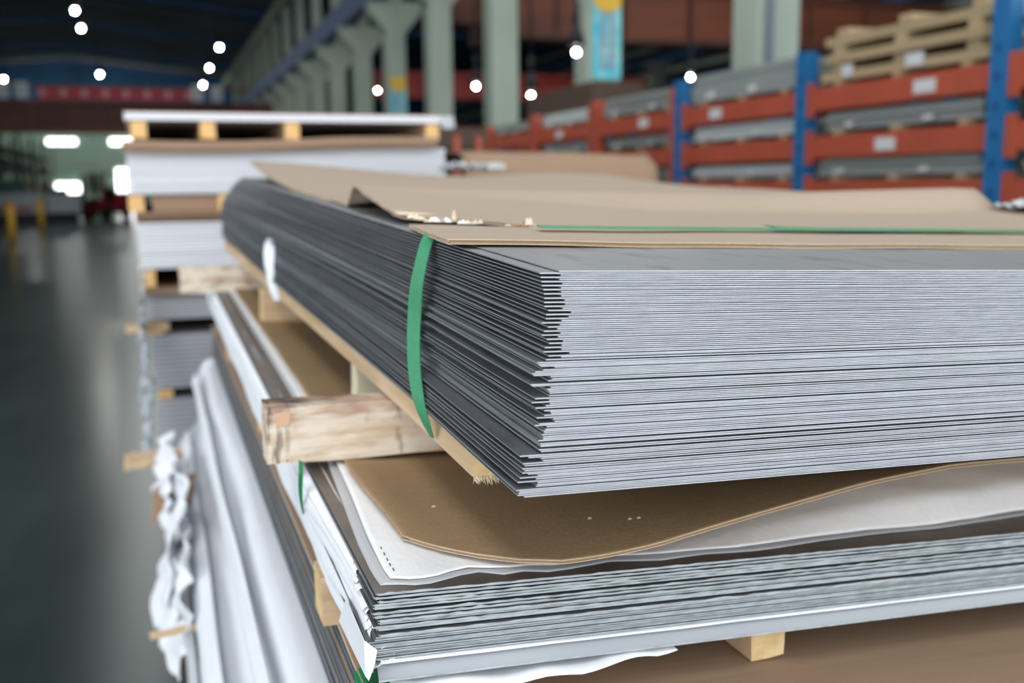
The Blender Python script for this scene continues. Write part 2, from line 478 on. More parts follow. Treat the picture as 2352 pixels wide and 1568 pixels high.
LL = ['lit high bay lamp, highest of the two close together over the aisle', 'lit high bay lamp, lower of the two close together over the aisle',
      'lit high bay lamp, highest in the slanting row of four', 'lit high bay lamp, second from top in the slanting row of four',
      'lit high bay lamp, third from top in the slanting row of four', 'lit high bay lamp, lowest in the slanting row of four',
      'lit high bay lamp alone in the middle of the dark roof', 'lit high bay lamp at the edge of the photo by the roof',
      'small lit lamp just above the white box on the crane']
for (px, py), l in zip(lamps, LL):
    lamp(P(px, py, 'z', LZ), 1.0, 9.9, l)
for (px, py, z), l in zip(lampsR, ['lit lamp beside the cyan banner column', 'lit lamp between the two plain green columns', 'lit lamp just right of the plain green column',
                                   'lit lamp between the banner column and the drain pipe column', 'faint small lamp beside the distant flared columns']):
    d = {1324: 12., 1093: 19.5, 1220: 15.2, 1586: 18., 867: 31.}[px]
    lamp(P(px, py, 'y', d), .45 if px != 867 else .35, 9.6, l)

# ---- the far aisle: forklift, machine, bollards, shelving
def wheel(parent, x, y, r, w, name='wheel'):
    o = MB().cyl((x - w / 2, y, r), (x + w / 2, y, r), r, n=22).build(name, RUBBER, parent)
    MB().cyl((x - w / 2 - .02, y, r), (x + w / 2 + .02, y, r), r * .5, n=16).build('hub', DARK, o)
fp = P(243, 505, 'z', 0)
fk = thing('forklift', fp, 'dark red forklift parked at the end of the aisle', 'forklift', rot=(0, 0, radians(-35)))
b = MB(); b.prismx([(-.9, .35), (1.0, .35), (1.2, .6), (1.15, 1.2), (.55, 1.25), (.35, .75), (-.5, .75), (-.6, 1.0), (-.9, 1.0)], -.55, .55)
b.build('body', MAROON, fk)
MB().prismx([(.6, .3), (1.28, .4), (1.25, 1.15), (.62, 1.22)], -.57, .57).build('counterweight', MAROON, fk)
for sx in (-1, 1):
    MB().bar((sx * .48, -.75, 1.0), (sx * .44, -.45, 2.15), .07, .07).build('guard_post', MAROON, fk)
    MB().bar((sx * .48, .75, 1.2), (sx * .44, .65, 2.15), .07, .07).build('guard_post', MAROON, fk)
    MB().box(sx * .3 - .05, sx * .3 + .05, -1.12, -1.0, .1, 2.1).build('mast_rail', DARK, fk)
    wheel(fk, sx * .52, -.6, .36, .24); wheel(fk, sx * .5, .85, .28, .2)
    MB().box(sx * .3 - .06, sx * .3 + .06, -2.1, -1.12, .1, .16).build('fork', DARK, fk)
MB().box(-.5, .5, -.5, .72, 2.12, 2.2).build('guard_roof', MAROON, fk)
MB().box(-.4, .4, -.52, -.5, 1.25, 2.05).build('windscreen', GLASS, fk)
MB().prismx([(.0, .78), (.5, .78), (.55, 1.5), (.42, 1.52), (.38, .95), (.0, .95)], -.25, .25).build('seat', DARK, fk)
MB().cyl((.35, -.55, 1.9), (.35, -.6, 1.9), .09, n=14).build('headlamp', STICK, fk)

mp_ = P(103, 512, 'z', 0)
mc = thing('grey_machine', mp_, 'long pale grey machine on a dark base at the aisle end', 'machine')
MB().box(-1.9, 1.4, -.6, .6, .0, .45).build('base', DARK, mc)
MB().box(-1.8, .1, -.55, .55, .45, 1.3).build('housing', MGREY, mc)
MB().box(.2, 1.5, -.6, .5, .3, 1.25).build('feed_table', MGREY, mc)
MB().box(-1.75, -.6, -.5, .5, 1.3, 1.85).build('hood', MGREEN, mc)
MB().box(.1, 1.0, -.4, .4, 1.25, 1.5).build('cover', MGREEN, mc)
MB().box(-1.7, -.4, -.57, -.551, .55, .75).build('red_stripe', RED, mc)
for i, (px, py) in enumerate(((30, 556), (97, 530))):
    q = P(px, py, 'z', 0)
    t = thing('bollard', q, ('yellow bollard nearest on the aisle edge', 'smaller yellow bollard in front of the grey machine')[i], 'bollard')
    MB().cyl((0, 0, 0), (0, 0, 1.05), .1, n=16).build('post', YELLOW, t, True)
    MB().cyl((0, 0, 1.05), (0, 0, 1.14), .11, .05, n=16).build('cap', RED if i == 0 else YELLOW, t, True)
    MB().box(-.16, .16, -.16, .16, 0, .03).build('base_plate', DARK, t)
for k in range(5):
    y = 46 + k * 6.3
    t = thing('storage_shelf', (-6.6, y, 0), ordinal(k + 1) + ' dark storage shelf along the far aisle, counted from the camera', 'shelf', 'dark storage shelves along the far aisle')
    for x in (-.5, .5):
        for yy in (-2.9, 2.9):
            MB().box(x - .05, x + .05, yy - .05, yy + .05, 0, 4.3).build('post', DARK, t)
    for z in (.3, 1.3, 2.3, 3.3):
        MB().box(-.55, .55, -2.95, 2.95, z, z + .09).build('shelf_board', mat('shelf_olive', srgb(92, 96, 84), 0.7, var=0.2, scale=(3, 3, 3)), t)
    for z in (.39, 1.39, 2.39):
        for q in range(3):
            h = .35 + .35 * RND.random()
            yy = -1.9 + q * 1.9
            bx = thing('stored_box', (-6.6 + .05 * RND.random(), y + yy, z + .001), 'box stored on a dark shelf beside the far aisle', 'box', 'boxes on the dark shelves')
            m = (MGREEN, CRATE, DARK, PURLIN, MGREY)[RND.randrange(5)]
            w = .45 + .2 * RND.random()
            MB().box(-.4, .4, -w, w, 0, h).build('carton', m, bx)
            MB().box(-.41, .41, -.06, .06, h * .9, h + .005).build('tape', STICK, bx)

# ==================================================================== RACK ROW ON THE RIGHT
XR = 3.4
POSTY = [3.34 + 1.36 * k for k in range(-1, 8)]
LEV = [1.06, 1.452, 1.688, 1.938]
TOPZ = 2.18
rack = thing('pallet_rack', (XR, POSTY[0], 0), 'long blue and red pallet rack stacked with metal sheets', 'rack')
def rbox(mb, x0, x1, y0, y1, z0, z1, name, m):
    return mb.box(x0 - XR, x1 - XR, y0 - POSTY[0], y1 - POSTY[0], z0, z1).build(name, m, rack)
for k, y in enumerate(POSTY):
    top = TOPZ - .02 * k + (.09 if k == 1 else 0)
    for x in (XR, XR + 1.0):
        p = rbox(MB(), x - .05, x + .03, y - .045, y + .045, 0, top, 'upright', BLUE if (k < 4 or x > XR) else RED)
        for h in range(10):
            MB().box(x - XR - .054, x - XR - .0505, y - POSTY[0] - .012, y - POSTY[0] + .012, .9 + h * .12, .93 + h * .12).build('slot', BLUE_D, p)
    if 3 <= k <= 6:
        rbox(MB(), XR - .05, XR + .02, y + .047, y + .105, 0, top - .03, 'red_post', RED)
    for z in (.5, 1.2, 1.9):
        MB().bar((.07, y - POSTY[0], z - .3), (1.0, y - POSTY[0], z + .1), .03, .03).build('brace', BLUE, rack)
for k in range(len(POSTY) - 1):
    y0, y1 = POSTY[k] + .046, POSTY[k + 1] - .046
    for z in LEV:
        for x in (XR - .03, XR + 1.0):
            bm_ = rbox(MB(), x, x + .05, y0, y1, z - .115, z, 'beam', RED)
            if x < XR:
                for ye in (y1 - .032,):
                    MB().box(x - XR - .012, x - XR - .001, ye - POSTY[0] - .03, ye - POSTY[0] + .03, z - .15, z + .03).build('end_plate', RED, bm_)
                if RND.random() < .65:
                    yy = lerp(y0, y1, .3 + .4 * RND.random()) - POSTY[0]
                    MB().box(x - XR - .004, x - XR - .001, yy - .07, yy + .07, z - .09, z - .03).build('sticker', STICK, bm_)
def rack_pack(k, lev, kind, h, lab, n=4):
    y0, y1 = POSTY[k] + .10, POSTY[k + 1] - .10
    t = thing('sheet_bundle', (XR + .03, y0, LEV[lev] + .001), lab, 'sheet bundle', 'sheet bundles on the pallet rack')
    L = y1 - y0
    for q in range(3):
        yy = L * (.12 + .38 * q)
        MB().box(-.02, .95, yy - .03, yy + .03, 0, .028).build('bearer', CRATE, t)
    m = {'crate': CRATE, 'grey': RACKGREY, 'pale': RACKPALE, 'dark': DKBOARD}[kind]
    z = .029
    for q in range(n):
        dz = h / n
        j = .03 * RND.random(); j2 = .05 * RND.random()
        if kind == 'crate':
            MB().box(-.03 + j, .93 - j, j2, L - j2, z, z + dz * .52).build('layer', CRATE, t)
            for w in range(3):
                yy = L * (.1 + .4 * w)
                MB().box(-.01 + j, .9, yy - .04, yy + .04, z + dz * .52, z + dz).build('spacer', CRATE, t)
        else:
            MB().box(-.03 + j, .93 - j, j2, L - j2, z, z + dz * .93).build('layer', m, t)
        z += dz
    for q in range(2):
        yy = L * (.25 + .45 * q + .1 * RND.random())
        MB().box(-.045, -.033, yy, yy + .05 + .06 * RND.random(), .04, .04 + h * .22).build('white_tag', STICK, t)
NB = ['nearest', 'second', 'third', 'fourth', 'fifth', 'sixth', 'seventh', 'eighth']
LV = ['bottom', 'lower', 'middle', 'top']
plan = {(1, 3): ('crate', .27, 'stack of slatted wooden crates on the top rack level'),
        (0, 3): ('crate', .22, 'wooden crates at the photo edge on the top rack level'),
        (2, 3): ('grey', .17, 'tall grey sheet bundle on the top level of the second bay'),
        (3, 3): ('grey', .13, 'grey sheet bundle with wavy top, top level of the third bay'),
        (4, 3): ('pale', .10, 'pale wrapped bundle below the dark board stack on the rack'),
        (0, 2): ('pale', .11, 'pale wrapped bundle at the photo edge, middle rack level'),
        (1, 2): ('grey', .09, 'long grey sheet bundle on the middle level of the nearest full bay'),
        (2, 2): ('pale', .085, 'bright wrapped sheet bundle on the middle level of the second bay'),
        (3, 2): ('grey', .07, 'grey sheet bundle on the middle level of the third bay'),
        (0, 1): ('grey', .10, 'grey sheet bundle at the photo edge, lower rack level'),
        (1, 1): ('grey', .10, 'thick grey sheet bundle on the lower level of the nearest full bay'),
        (2, 1): ('pale', .07, 'film wrapped bundle on the lower level of the second bay'),
        (3, 1): ('grey', .07, 'low grey bundle on the lower level of the third bay'),
        (5, 3): ('grey', .08, 'far grey bundle on the top level of the fifth bay'),
        (6, 3): ('dark', .06, 'far dark bundle on the top level of the last bay'),
        (4, 2): ('grey', .08, 'grey bundle on the middle level of the fourth bay')}
for (k, lev), (kind, h, lab) in plan.items():
    rack_pack(k, lev, kind, h, lab, 3 if kind == 'crate' else 4)
# dark board stack standing behind the rack, seen above the far bays
t = thing('board_stack', (4.5, 10.0, 0), 'large stack of dark brown boards rising above the far rack bays', 'board stack')
MB().box(0, .6, 0, 2.0, 0, 2.0).build('plinth_boards', DKBOARD, t)
for q in range(12):
    j = .02 * RND.random()
    MB().box(j, .62, j, 2.0, 2.001 + q * .045, 2.043 + q * .045).build('board', DKBOARD, t)
# lamp seen through the rack
lamp(P(1882, 366, 'y', 9.0), .35, 2.4, 'yellowish round lamp glowing below the middle rack beam', GLOW_Y)

# second bay: far posts with blue strips behind the rack
for k in range(5):
    q = thing('concrete_column', (16.0, 24.9 + k * 5.5, 0), ordinal(k + 1) + ' slim grey column in the side bay behind the cranes', 'column', 'far columns of the side bay')
    MB().box(-.22, .22, -.22, .22, 0, 5.0).build('shaft', PURLIN, q)
    MB().prism([(-.22, 5.0), (.22, 5.0), (.5, 5.4), (-.5, 5.4)], -.22, .22).build('corbel', PURLIN, q)

# ==================================================================== MAIN STACK (S1)
YN, YF = 0.530, 2.66
X0 = 0.2
TILT = -0.037
ZB = [(0.52, 1.2700), (0.60, 1.2722), (0.72, 1.2768), (0.92, 1.2818), (1.84, 1.3000), (2.66, 1.3225)]
def zb(y): return interp(ZB, y)
def zt(y): return 1.4016 + 0.0345 * (y - 0.54)
NS = 112
TH1 = 0.00076
sheet_fr = []
acc = 0.0
rr = random.Random(11)
inc = []
for k in range(NS - 1):
    g = 1.0
    u = rr.random()
    if k < 70:
        if u < .08: g = 1.5
        elif u < .5: g = .82
    inc.append(g)
tot = sum(inc)
acc = 0
fr = [0.0]
for g in inc:
    acc += g; fr.append(acc / tot)
dxs = []
for k in range(NS):
    f = k / NS
    if f > .60:
        d = (0.0008 + .004 * rr.random() * (.3 if f > .85 else 1)) if k % 2 == 0 else (0.0122 + .0025 * rr.random())
        if .62 < f < .86 and rr.random() < .35: d += .006 * rr.random()
        if k == NS - 1: d = .0125
        if k == NS - 2: d = .0008
        d += 0.0098
    else:
        base = .004 + (.005 if f > .3 else 0.0) - .004 * (f < .1)
        u = rr.random()
        d = base + (.0 + .004 * rr.random() if u < .42 else (.012 + .002 * rr.random() if u > .62 else .004 + .009 * rr.random()))
        if k == 0: d = .006
        if k < 4 and k: d = .002
        d += -.004
    dxs.append(d)
YS = [0, .02, .05, .1, .17, .25, .34, .44, .54, .64, .74, .83, .91, 1.0]
XS = [0, .12, .45, 1.0]
g1 = 'thin steel sheets of the green-strapped stack'
for k in range(NS):
    f = fr[k]
    x0 = 0.190 + dxs[k] + .0065 * f
    far = .163 + .055 * max(0, (f - .45) / .55) ** 1.7 + .003 * (rr.random() - .5) - x0
    yn = YN + .0015 * (rr.random() - .5) - .010 * (1 - f) * 0.9
    W = 1.0
    jit = .00010 * (rr.random() - .5)
    rows = []
    for v in YS:
        y = lerp(yn, YF + .01 * rr.random() * 0, v)
        xl = x0 + far * v + .0012 * sin(v * 9 + k * .21)
        wob = .0016 * sin(4.2 * v + f * 3) * v
        z = lerp(zb(y) + TH1 + .0004, zt(y), f) + wob + jit * (1 - v)
        rows.append([(xl + W * u, y + .0004 * nz(u * 9, k * .7, 0), z + TILT * (xl + W * u - .21)) for u in XS])
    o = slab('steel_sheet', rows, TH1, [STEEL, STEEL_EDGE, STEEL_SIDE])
    lab = 'thin grey steel sheet inside the tall green-strapped stack'
    if NS - 13 < k < NS - 1: lab = ordinal(NS - k) + ' steel sheet from the top of the green-strapped stack'
    if 0 < k < 12: lab = ordinal(k + 1) + ' steel sheet from the bottom of the green-strapped stack'
    if k == NS - 1: lab = 'topmost steel sheet of the strapped stack, half covered by cardboard'
    if k == 0: lab = 'lowest steel sheet of the strapped stack, overhanging the brown cardboard'
    tag(o, lab, 'steel sheet', g1)

# ---------------------------------------------------------------- timber
def timber(name, x0, x1, y0, y1, z0, z1, m, mend, lab, along='y', dz=0.0, jit=.0016, seg=14, sag=None, parts=()):
    """sawn timber with uneven edges; dz = rise of the far end"""
    t = thing(name, (x0, y0, z0), lab, 'timber')
    w, l, h = x1 - x0, y1 - y0, z1 - z0
    V = []; F = []; I = []
    n = seg
    prof = [(0, 0), (.5, 0), (1, 0), (1, .5), (1, 1), (.5, 1), (0, 1), (0, .5)]
    sd = RND.random() * 50
    for s in range(n + 1):
        u = s / n
        for q, (a, b) in enumerate(prof):
            ja = jit * nz(u * 7 + sd, q * 1.7, 1) ; jb = jit * nz(u * 7 + sd, q * 1.7, 9)
            if along == 'y':
                p = (a * w + ja, u * l + (jit * nz(q * 2.1, sd, 3) if s in (0, n) else 0), b * h + jb + (sag(y0 + u * l) - z1 if sag else dz * u))
                if sag: p = (p[0] + interp([(.64, 0), (1.0, -.004), (1.84, -.017), (2.6, -.033)], y0 + u * l), p[1], p[2])
            else:
                p = (u * w + (jit * nz(q * 2.1, sd, 3) if s in (0, n) else 0), a * l + ja, b * h + jb + dz * u)
            V.append(p)
    c = len(prof)
    for s in range(n):
        for q in range(c):
            a = s * c + q; b2 = s * c + (q + 1) % c
            F.append((a, b2, b2 + c, a + c)); I.append(0)
    F.append(tuple(range(c - 1, -1, -1))); I.append(1)
    F.append(tuple(range(n * c, n * c + c))); I.append(1)
    m_ = MB(); m_.V = [Vector(v) for v in V]; m_.F = F; m_.I = I
    m_.build('beam_body', [m, mend], t)
    return t
# long runner beneath the left edge of the main stack
run = timber('timber_runner', .1975, .2315, .640, 2.60, 1.247, 1.270, WOOD, WOOD_END,
             'long pale pine runner lying under the edge of the strapped stack', sag=lambda y: zb(y) - .0006 + TILT * .006)
fib = MB(); rr = random.Random(3)
for k in range(120):
    x = .001 + .032 * rr.random(); L = .003 + .005 * rr.random()
    z = -.001 + .002 * rr.random()
    a = Vector((x, -.001 + .002 * rr.random(), .0018 + z)); d = Vector(((rr.random() - .5) * .8, -.5 - .5 * rr.random(), -.55 * rr.random() - .1)).normalized() * L
    s = Vector((.0005, 0, .0002))
    fib.add([a - s, a + s, a + d, a + Vector((0, .0008, .0006))], [(0, 1, 2), (1, 3, 2), (3, 0, 2), (0, 3, 1)])
o = fib.build('frayed_fibers', mat('fresh_fibre', srgb(240, 224, 190), 0.9, var=0.1), run)
o['kind'] = 'stuff'
_zr = lambda y: zb(y) - .0006 - .023
def stained_wood():
    m = mat('stained_weathered_wood', srgb(228, 214, 196), 0.85, scale=(14, 60, 70), col2=srgb(206, 178, 148), lo=0.36, hi=0.56, spec=0.2, bump=0.4, bscale=(30, 90, 200))
    nt = m.node_tree; N = nt.nodes; L = nt.links
    b = N['Principled BSDF']
    base = b.inputs['Base Color'].links[0].from_socket
    tc = N.new('ShaderNodeTexCoord'); sx = N.new('ShaderNodeSeparateXYZ'); L.new(tc.outputs['Object'], sx.inputs[0])
    def ramp(sock, a, va, b_, vb):
        r = N.new('ShaderNodeMapRange'); r.inputs[1].default_value = a; r.inputs[2].default_value = b_
        r.inputs[3].default_value = va; r.inputs[4].default_value = vb; L.new(sock, r.inputs[0]); return r.outputs[0]
    def ns(scale, det=5.0):
        mp = N.new('ShaderNodeMapping'); mp.inputs['Scale'].default_value = scale; L.new(tc.outputs['Object'], mp.inputs[0])
        n = N.new('ShaderNodeTexNoise'); n.inputs['Scale'].default_value = 1; n.inputs['Detail'].default_value = det
        L.new(mp.outputs[0], n.inputs['Vector']); return n.outputs['Fac']
    def mul(a, c, op='MULTIPLY'):
        q = N.new('ShaderNodeMath'); q.operation = op; q.use_clamp = True
        for i, v in enumerate((a, c)):
            if isinstance(v, float): q.inputs[i].default_value = v
            else: L.new(v, q.inputs[i])
        return q.outputs[0]
    def mix(fac, c1, col):
        x = N.new('ShaderNodeMix'); x.data_type = 'RGBA'; L.new(fac, x.inputs[0]); L.new(c1, x.inputs[6]); x.inputs[7].default_value = (*col, 1); return x.outputs[2]
    X, Z = sx.outputs['X'], sx.outputs['Z']
    # reddish brown band along the upper part of the face
    red = mul(ramp(Z, .031, 0., .044, 1.), ramp(ns((16, 40, 90)), .38, 0., .62, 1.))
    c = mix(mul(red, .9), base, srgb(150, 98, 74))
    # grey grime on the top face and black streaks near the cut end
    top = mul(ramp(Z, .0495, 0., .0515, 1.), ramp(X, .05, 1., .16, .35))
    c = mix(mul(top, ramp(ns((30, 60, 30)), .35, .25, .6, 1.)), c, srgb(84, 74, 64))
    blk = mul(ramp(X, .002, 1., .03, 0.), ramp(ns((170, 60, 26)), .50, 0., .60, 1.))
    c = mix(mul(blk, .85), c, srgb(58, 54, 54))
    spk = mul(ramp(X, .07, 0., .13, .8), ramp(ns((70, 60, 32)), .58, 0., .70, 1.))
    c = mix(spk, c, srgb(118, 92, 66))
    dots = ramp(ns((90, 60, 130), 2.0), .72, 0., .76, .8)
    c = mix(dots, c, srgb(66, 58, 52))
    L.new(c, b.inputs['Base Color'])
    return m
# cross timbers between main stack and lower pack
bk = timber('cross_timber', .0825, .62, .888, .925, 1.2045, 1.2565, stained_wood(), WOOD_OLD,
            'weathered whitish square timber with dark stains jutting out nearest', along='x', dz=-.012, jit=.0022, seg=20)
MB().prism([(.010, .034), (.021, .035), (.0225, .046), (.011, .045)], -.0016, .001).build('splintered_chip', mat('orange_wood', srgb(216, 176, 140), 0.8, var=0.15), bk)
timber('cross_timber', .045, .62, 2.29, 2.345, 1.221, 1.2775, WOOD_OLD, WOODX,
       'blurred weathered timber jutting out furthest under the strapped stack', along='x', dz=-.012, jit=.003)
a3 = P(602, 690, 'z', 1.255)
timber('cross_timber', a3.x, .62, a3.y, a3.y + .05, 1.2165, _zr(a3.y) - .003, WOODX, WOOD_END,
       'short pale timber end halfway along beneath the strapped stack', along='x', dz=-.010, jit=.002)
a4 = P(818, 880, 'z', 1.237)
t = timber('cross_timber', a4.x, .55, a4.y, a4.y + .03, 1.208, _zr(a4.y) - .004, mat('cream_wood', srgb(236, 228, 196), 0.7, var=0.15, scale=(20, 20, 60)), mat('cream_wood', (1, 1, 1)),
           'small cream rounded timber end behind the weathered timber', along='x', dz=-.008, jit=.004, seg=8)

# ---------------------------------------------------------------- cardboard on the main stack
CT = 0.0034
def ztop(x, y): return zt(y) + TILT * (x - .21)
def fluted(name_parent, leftf, y0, y1, zf, th=CT, depth=.05, pitch=.0040):
    """visible corrugated core along the left cut edge"""
    V = []; F = []
    n = int((y1 - y0) / pitch * 6)
    for k in range(n + 1):
        y = lerp(y0, y1, k / n)
        w = .5 + .42 * sin(2 * pi * (y - y0) / pitch + 1.2 * nz(y * 60, 1, 0))
        xl = leftf(y) + .0006 + .0009 * nz(y * 400, 3, 3)
        zz = zf(xl, y) - th * (1 - w)
        for q, xx in enumerate((xl, xl + depth)):
            V += [(xx, y, zz + (zf(xx, y) - zf(xl, y))), (xx, y, zz - .00035 + (zf(xx, y) - zf(xl, y)))]
    for k in range(n):
        a = k * 4; b = a + 4
        F += [(a, a + 2, b + 2, b), (a + 1, b + 1, b + 3, a + 3), (a, b, b + 1, a + 1)]
    me = mesh('fluting', V, F, KRAFT_L)
    return link('fluting', me, name_parent)

def board(name, lab, leftf, rightf, ys, zf, m, cat='cardboard', th=CT, nx=26, flute=True, group=None, xp=1.5, yf=None, edge=None):
    t = thing(name, (0, 0, 0), lab, cat, group)
    def rowset(off, ragged):
        R = []
        for j, y in enumerate(ys):
            xl, xr = leftf(y), rightf(y)
            row = []
            for i in range(nx + 1):
                u = (i / nx) ** xp
                x = lerp(xl, xr, u) + (ragged * .0009 * nz(y * 500, 5, off * 900) if i == 0 else 0)
                yy = y if yf is None else yf(x, y)
                if j == 0: yy += ragged * .0010 * nz(x * 420, 7, off * 900)
                row.append((x, yy, zf(x, y) - off))
            R.append(row)
        return R
    slab('top_liner', rowset(0, .5), .0004, [m, edge or KRAFT_L, edge or KRAFT_L], t, smooth=True)
    slab('bottom_liner', rowset(th - .0004, 1.0), .0004, [m, edge or KRAFT_L, edge or KRAFT_L], t, smooth=True)
    core = rowset(.0005, 0)
    core = [[(p[0] + (.004 if i == 0 else 0), p[1] + (.0012 if j == 0 else 0), p[2]) for i, p in enumerate(r)] for j, r in enumerate(core)]
    slab('core', core, th - .001, [m, KRAFT_D, KRAFT_D], t)
    return t
# front strip (torn off along the strap)
FS_L = [(.655, .2075), (.680, .1945), (.78, .2035), (.866, .2125)]
fs_left = lambda y: interp(FS_L, y)
def fs_z(x, y): return ztop(x, y) + CT + .0007 + .0012 * sm((.8 - y) / .12) * sm((.35 - x) / .12) + .0006 * nz(x * 9, y * 9, 0)
YSF = [.680, .69, .70, .72, .74, .76, .78, .80, .82, .84, .855, .866]
def fs_y(x, y):
    t = (y - .680) / (.866 - .680)
    back = .866 - .055 * sm((x - .21) / .10) + .06 * (x - .3) * (x > .3)
    front = .680 + .022 * sm((.5 - x) / .3) * 0 + .02 * (x - .2)
    return lerp(front, back, t) + (.0016 * nz(x * 210, 2, 2) if t > .99 else 0)
fs = board('cardboard_strip', 'front strip of corrugated cardboard torn along the green strap', fs_left, lambda y: 1.19, YSF, fs_z, KRAFT, yf=fs_y, nx=60)
fluted(fs, fs_left, .682, .866, fs_z, pitch=.0046, depth=.008)

# main cover with the buckled fold
MCL = [(.86, .245), (.90, .222), (.925, .2185), (1.0, .2205), (1.10, .2225), (1.18, .2255), (1.235, .2250), (1.30, .2275), (1.485, .2300), (1.8, .2290), (2.21, .2300), (2.40, .2330), (2.60, .2360)]
mc_left = lambda y: interp(MCL, y) + .0018 * nz(y * 22, 0, 4) + .0008 * nz(y * 90, 2, 4)
def mc_z(x, y):
    s = (x - .22)
    base = ztop(x, y) + CT + .0012
    # ridge across the sheet at y ~ 1.18
    pk = interp([(-.05, 1.4535), (0, 1.4525), (.12, 1.4455), (.22, 1.4430), (.39, 1.4385), (.62, 1.4325), (1.0, 1.4375)], s)
    yr = interp([(0, 1.18), (.15, 1.165), (.3, 1.18), (.4, 1.21), (.62, 1.28), (.85, 1.24), (1.0, 1.20)], s)
    near = .90 if s < .2 else lerp(.90, .97, sm((s - .2) / .3))
    g = interp([(0, .80), (.12, .68), (.22, .45), (.39, .05), (.62, 0), (.85, .12), (1.0, .45)], s)
    far_w = interp([(0, .052), (.12, .16), (.35, .40), (1.0, .45)], s)
    amp = pk - (ztop(x, yr) + CT + .0012)
    yb = yr - .055
    if y <= yb:
        e = g * max(0, (y - near) / (yb - near))
    elif y <= yr:
        q = (y - yb) / .055
        e = lerp(g, 1, lerp(q, sm(q), .6))
    else:
        e = 1 - sm((y - yr) / far_w) * (1.0 if s < .08 else lerp(1, .55, sm((s - .08) / .4)))
        if s > .08: e *= lerp(1, .0, sm((y - 2.0) / .6))
    z = base + amp * e
    # far left corner curls up, far right corner lifts
    z += .040 * sm((y - 1.9) / .75) * (1 - .62 * sm((s - .03) / .5) + .45 * sm((s - .55) / .3))
    z += .0035 * sin(y * 7 + 2 * s) * sm((y - 1.25) / .2)
    # raised lip at the torn near edge
    z += .0045 * sm((.99 - y) / .1) * sm((.12 - s) / .08)
    return z
YSM = [.8665, .875, .89, .905, .92, .94, .96, .98, 1.0, 1.02, 1.04, 1.06, 1.08] + [1.09 + .0075 * k for k in range(28)] + [1.31, 1.33, 1.36, 1.42, 1.5, 1.6, 1.7, 1.8, 1.9, 2.0, 2.1, 2.2, 2.3, 2.4, 2.5, 2.58, 2.63]
def mc_y(x, y):
    k = sm((.99 - y) / .13)
    tear = .895 - .055 * sm((x - .22) / .12) + .035 * (x - .34) * (x > .34)
    # torn near edge follows the strap line
    t = (y - .8665) / (.99 - .8665)
    if t < 1:
        lo = tear - .028 * sm((x - .25) / .09) + (.0022 * nz(x * 170, 4, 1) if t < .01 else 0)
        return lerp(lo, .99, t)
    return y
cv = board('cardboard_cover', 'large corrugated cardboard cover with a raised fold on the strapped stack', lambda y: mc_left(y), lambda y: 1.19 - .02 * nz(y * 3, 1, 1), YSM, mc_z, KRAFT, yf=mc_y, nx=44)
fluted(cv, lambda y: mc_left(y), .93, 1.5, mc_z, pitch=.0046)
# torn flakes along the rip
def flake(parent, p, s, up, m, sd):
    r_ = random.Random(sd)
    n = 5
    V = []
    for j in range(n):
        for i in range(n):
            u, v = i / (n - 1) - .5, j / (n - 1)
            V.append(Vector(p) + Vector((u * s * (1 - .5 * v) + s * .25 * nz(i, j, sd), s * .35 * (v - .3) + s * .2 * nz(i, j, sd + 9), up * v * (.6 + .6 * r_.random()) + s * .12 * nz(j, i, sd + 3))))
    rows = [V[j * n:(j + 1) * n] for j in range(n)]
    return slab('torn_flake', rows, .0005, m, parent, off=(0, .7, -.7))
def tearpt(px, py): 
    q = P(px, py, 'y', .86); return q
tf = [(945, 497, .008, .0035, KRAFT_L), (957, 500, .006, .004, TISSUE), (968, 501, .009, .003, KRAFT_L), (985, 506, .010, .0025, TISSUE), (998, 506, .011, .0035, TISSUE), (1012, 507, .010, .0045, KRAFT), (1028, 507, .008, .004, TISSUE),
      (1043, 503, .0045, .0085, TISSUE), (1062, 510, .010, .003, TISSUE), (1076, 511, .007, .0035, KRAFT_L), (1092, 511, .008, .0035, KRAFT_L), (1104, 510, .005, .003, TISSUE), (1168, 515, .008, .0012, KRAFT_L), (1185, 515, .008, .0015, KRAFT_D),
      (1206, 516, .007, .005, KRAFT_D), (1215, 513, .008, .0065, KRAFT_L), (1226, 519, .011, .004, KRAFT)]
for i, (px, py, s, up, m) in enumerate(tf):
    q = P(px, py + 3, 'y', .862 - .05 * sm((px - 1080) / 120))
    flake(cv, q, s * 1.0, up * 1.0, KRAFT_L if m is TISSUE and i % 2 else m, i * 3 + 1)

# ---------------------------------------------------------------- straps
def ribbon(parent_name, pts, ws, th, m, lab, off=None, cat='strap', group=None, name='strap'):
    pass
def ribbon_mesh(name, pts, ws, th, m, parent):
    pts = [Vector(p) for p in pts]; ws = [Vector(w) for w in ws]
    V = []; F = []
    for i, (p, w) in enumerate(zip(pts, ws)):
        d = (pts[min(i + 1, len(pts) - 1)] - pts[max(i - 1, 0)]).normalized()
        nrm = d.cross(w).normalized() * th / 2
        V += [p - w / 2 - nrm, p + w / 2 - nrm, p + w / 2 + nrm, p - w / 2 + nrm]
    for i in range(len(pts) - 1):
        a = i * 4
        for q in range(4):
            F.append((a + q, a + (q + 1) % 4, a + 4 + (q + 1) % 4, a + 4 + q))
    F += [(3, 2, 1, 0), tuple(len(V) - 4 + q for q in range(4))]
    me = mesh(name, V, F, m)
    bm = bmesh.new(); bm.from_mesh(me); bmesh.ops.recalc_face_normals(bm, faces=bm.faces); bm.to_mesh(me); bm.free()
    return link(name, me, parent)
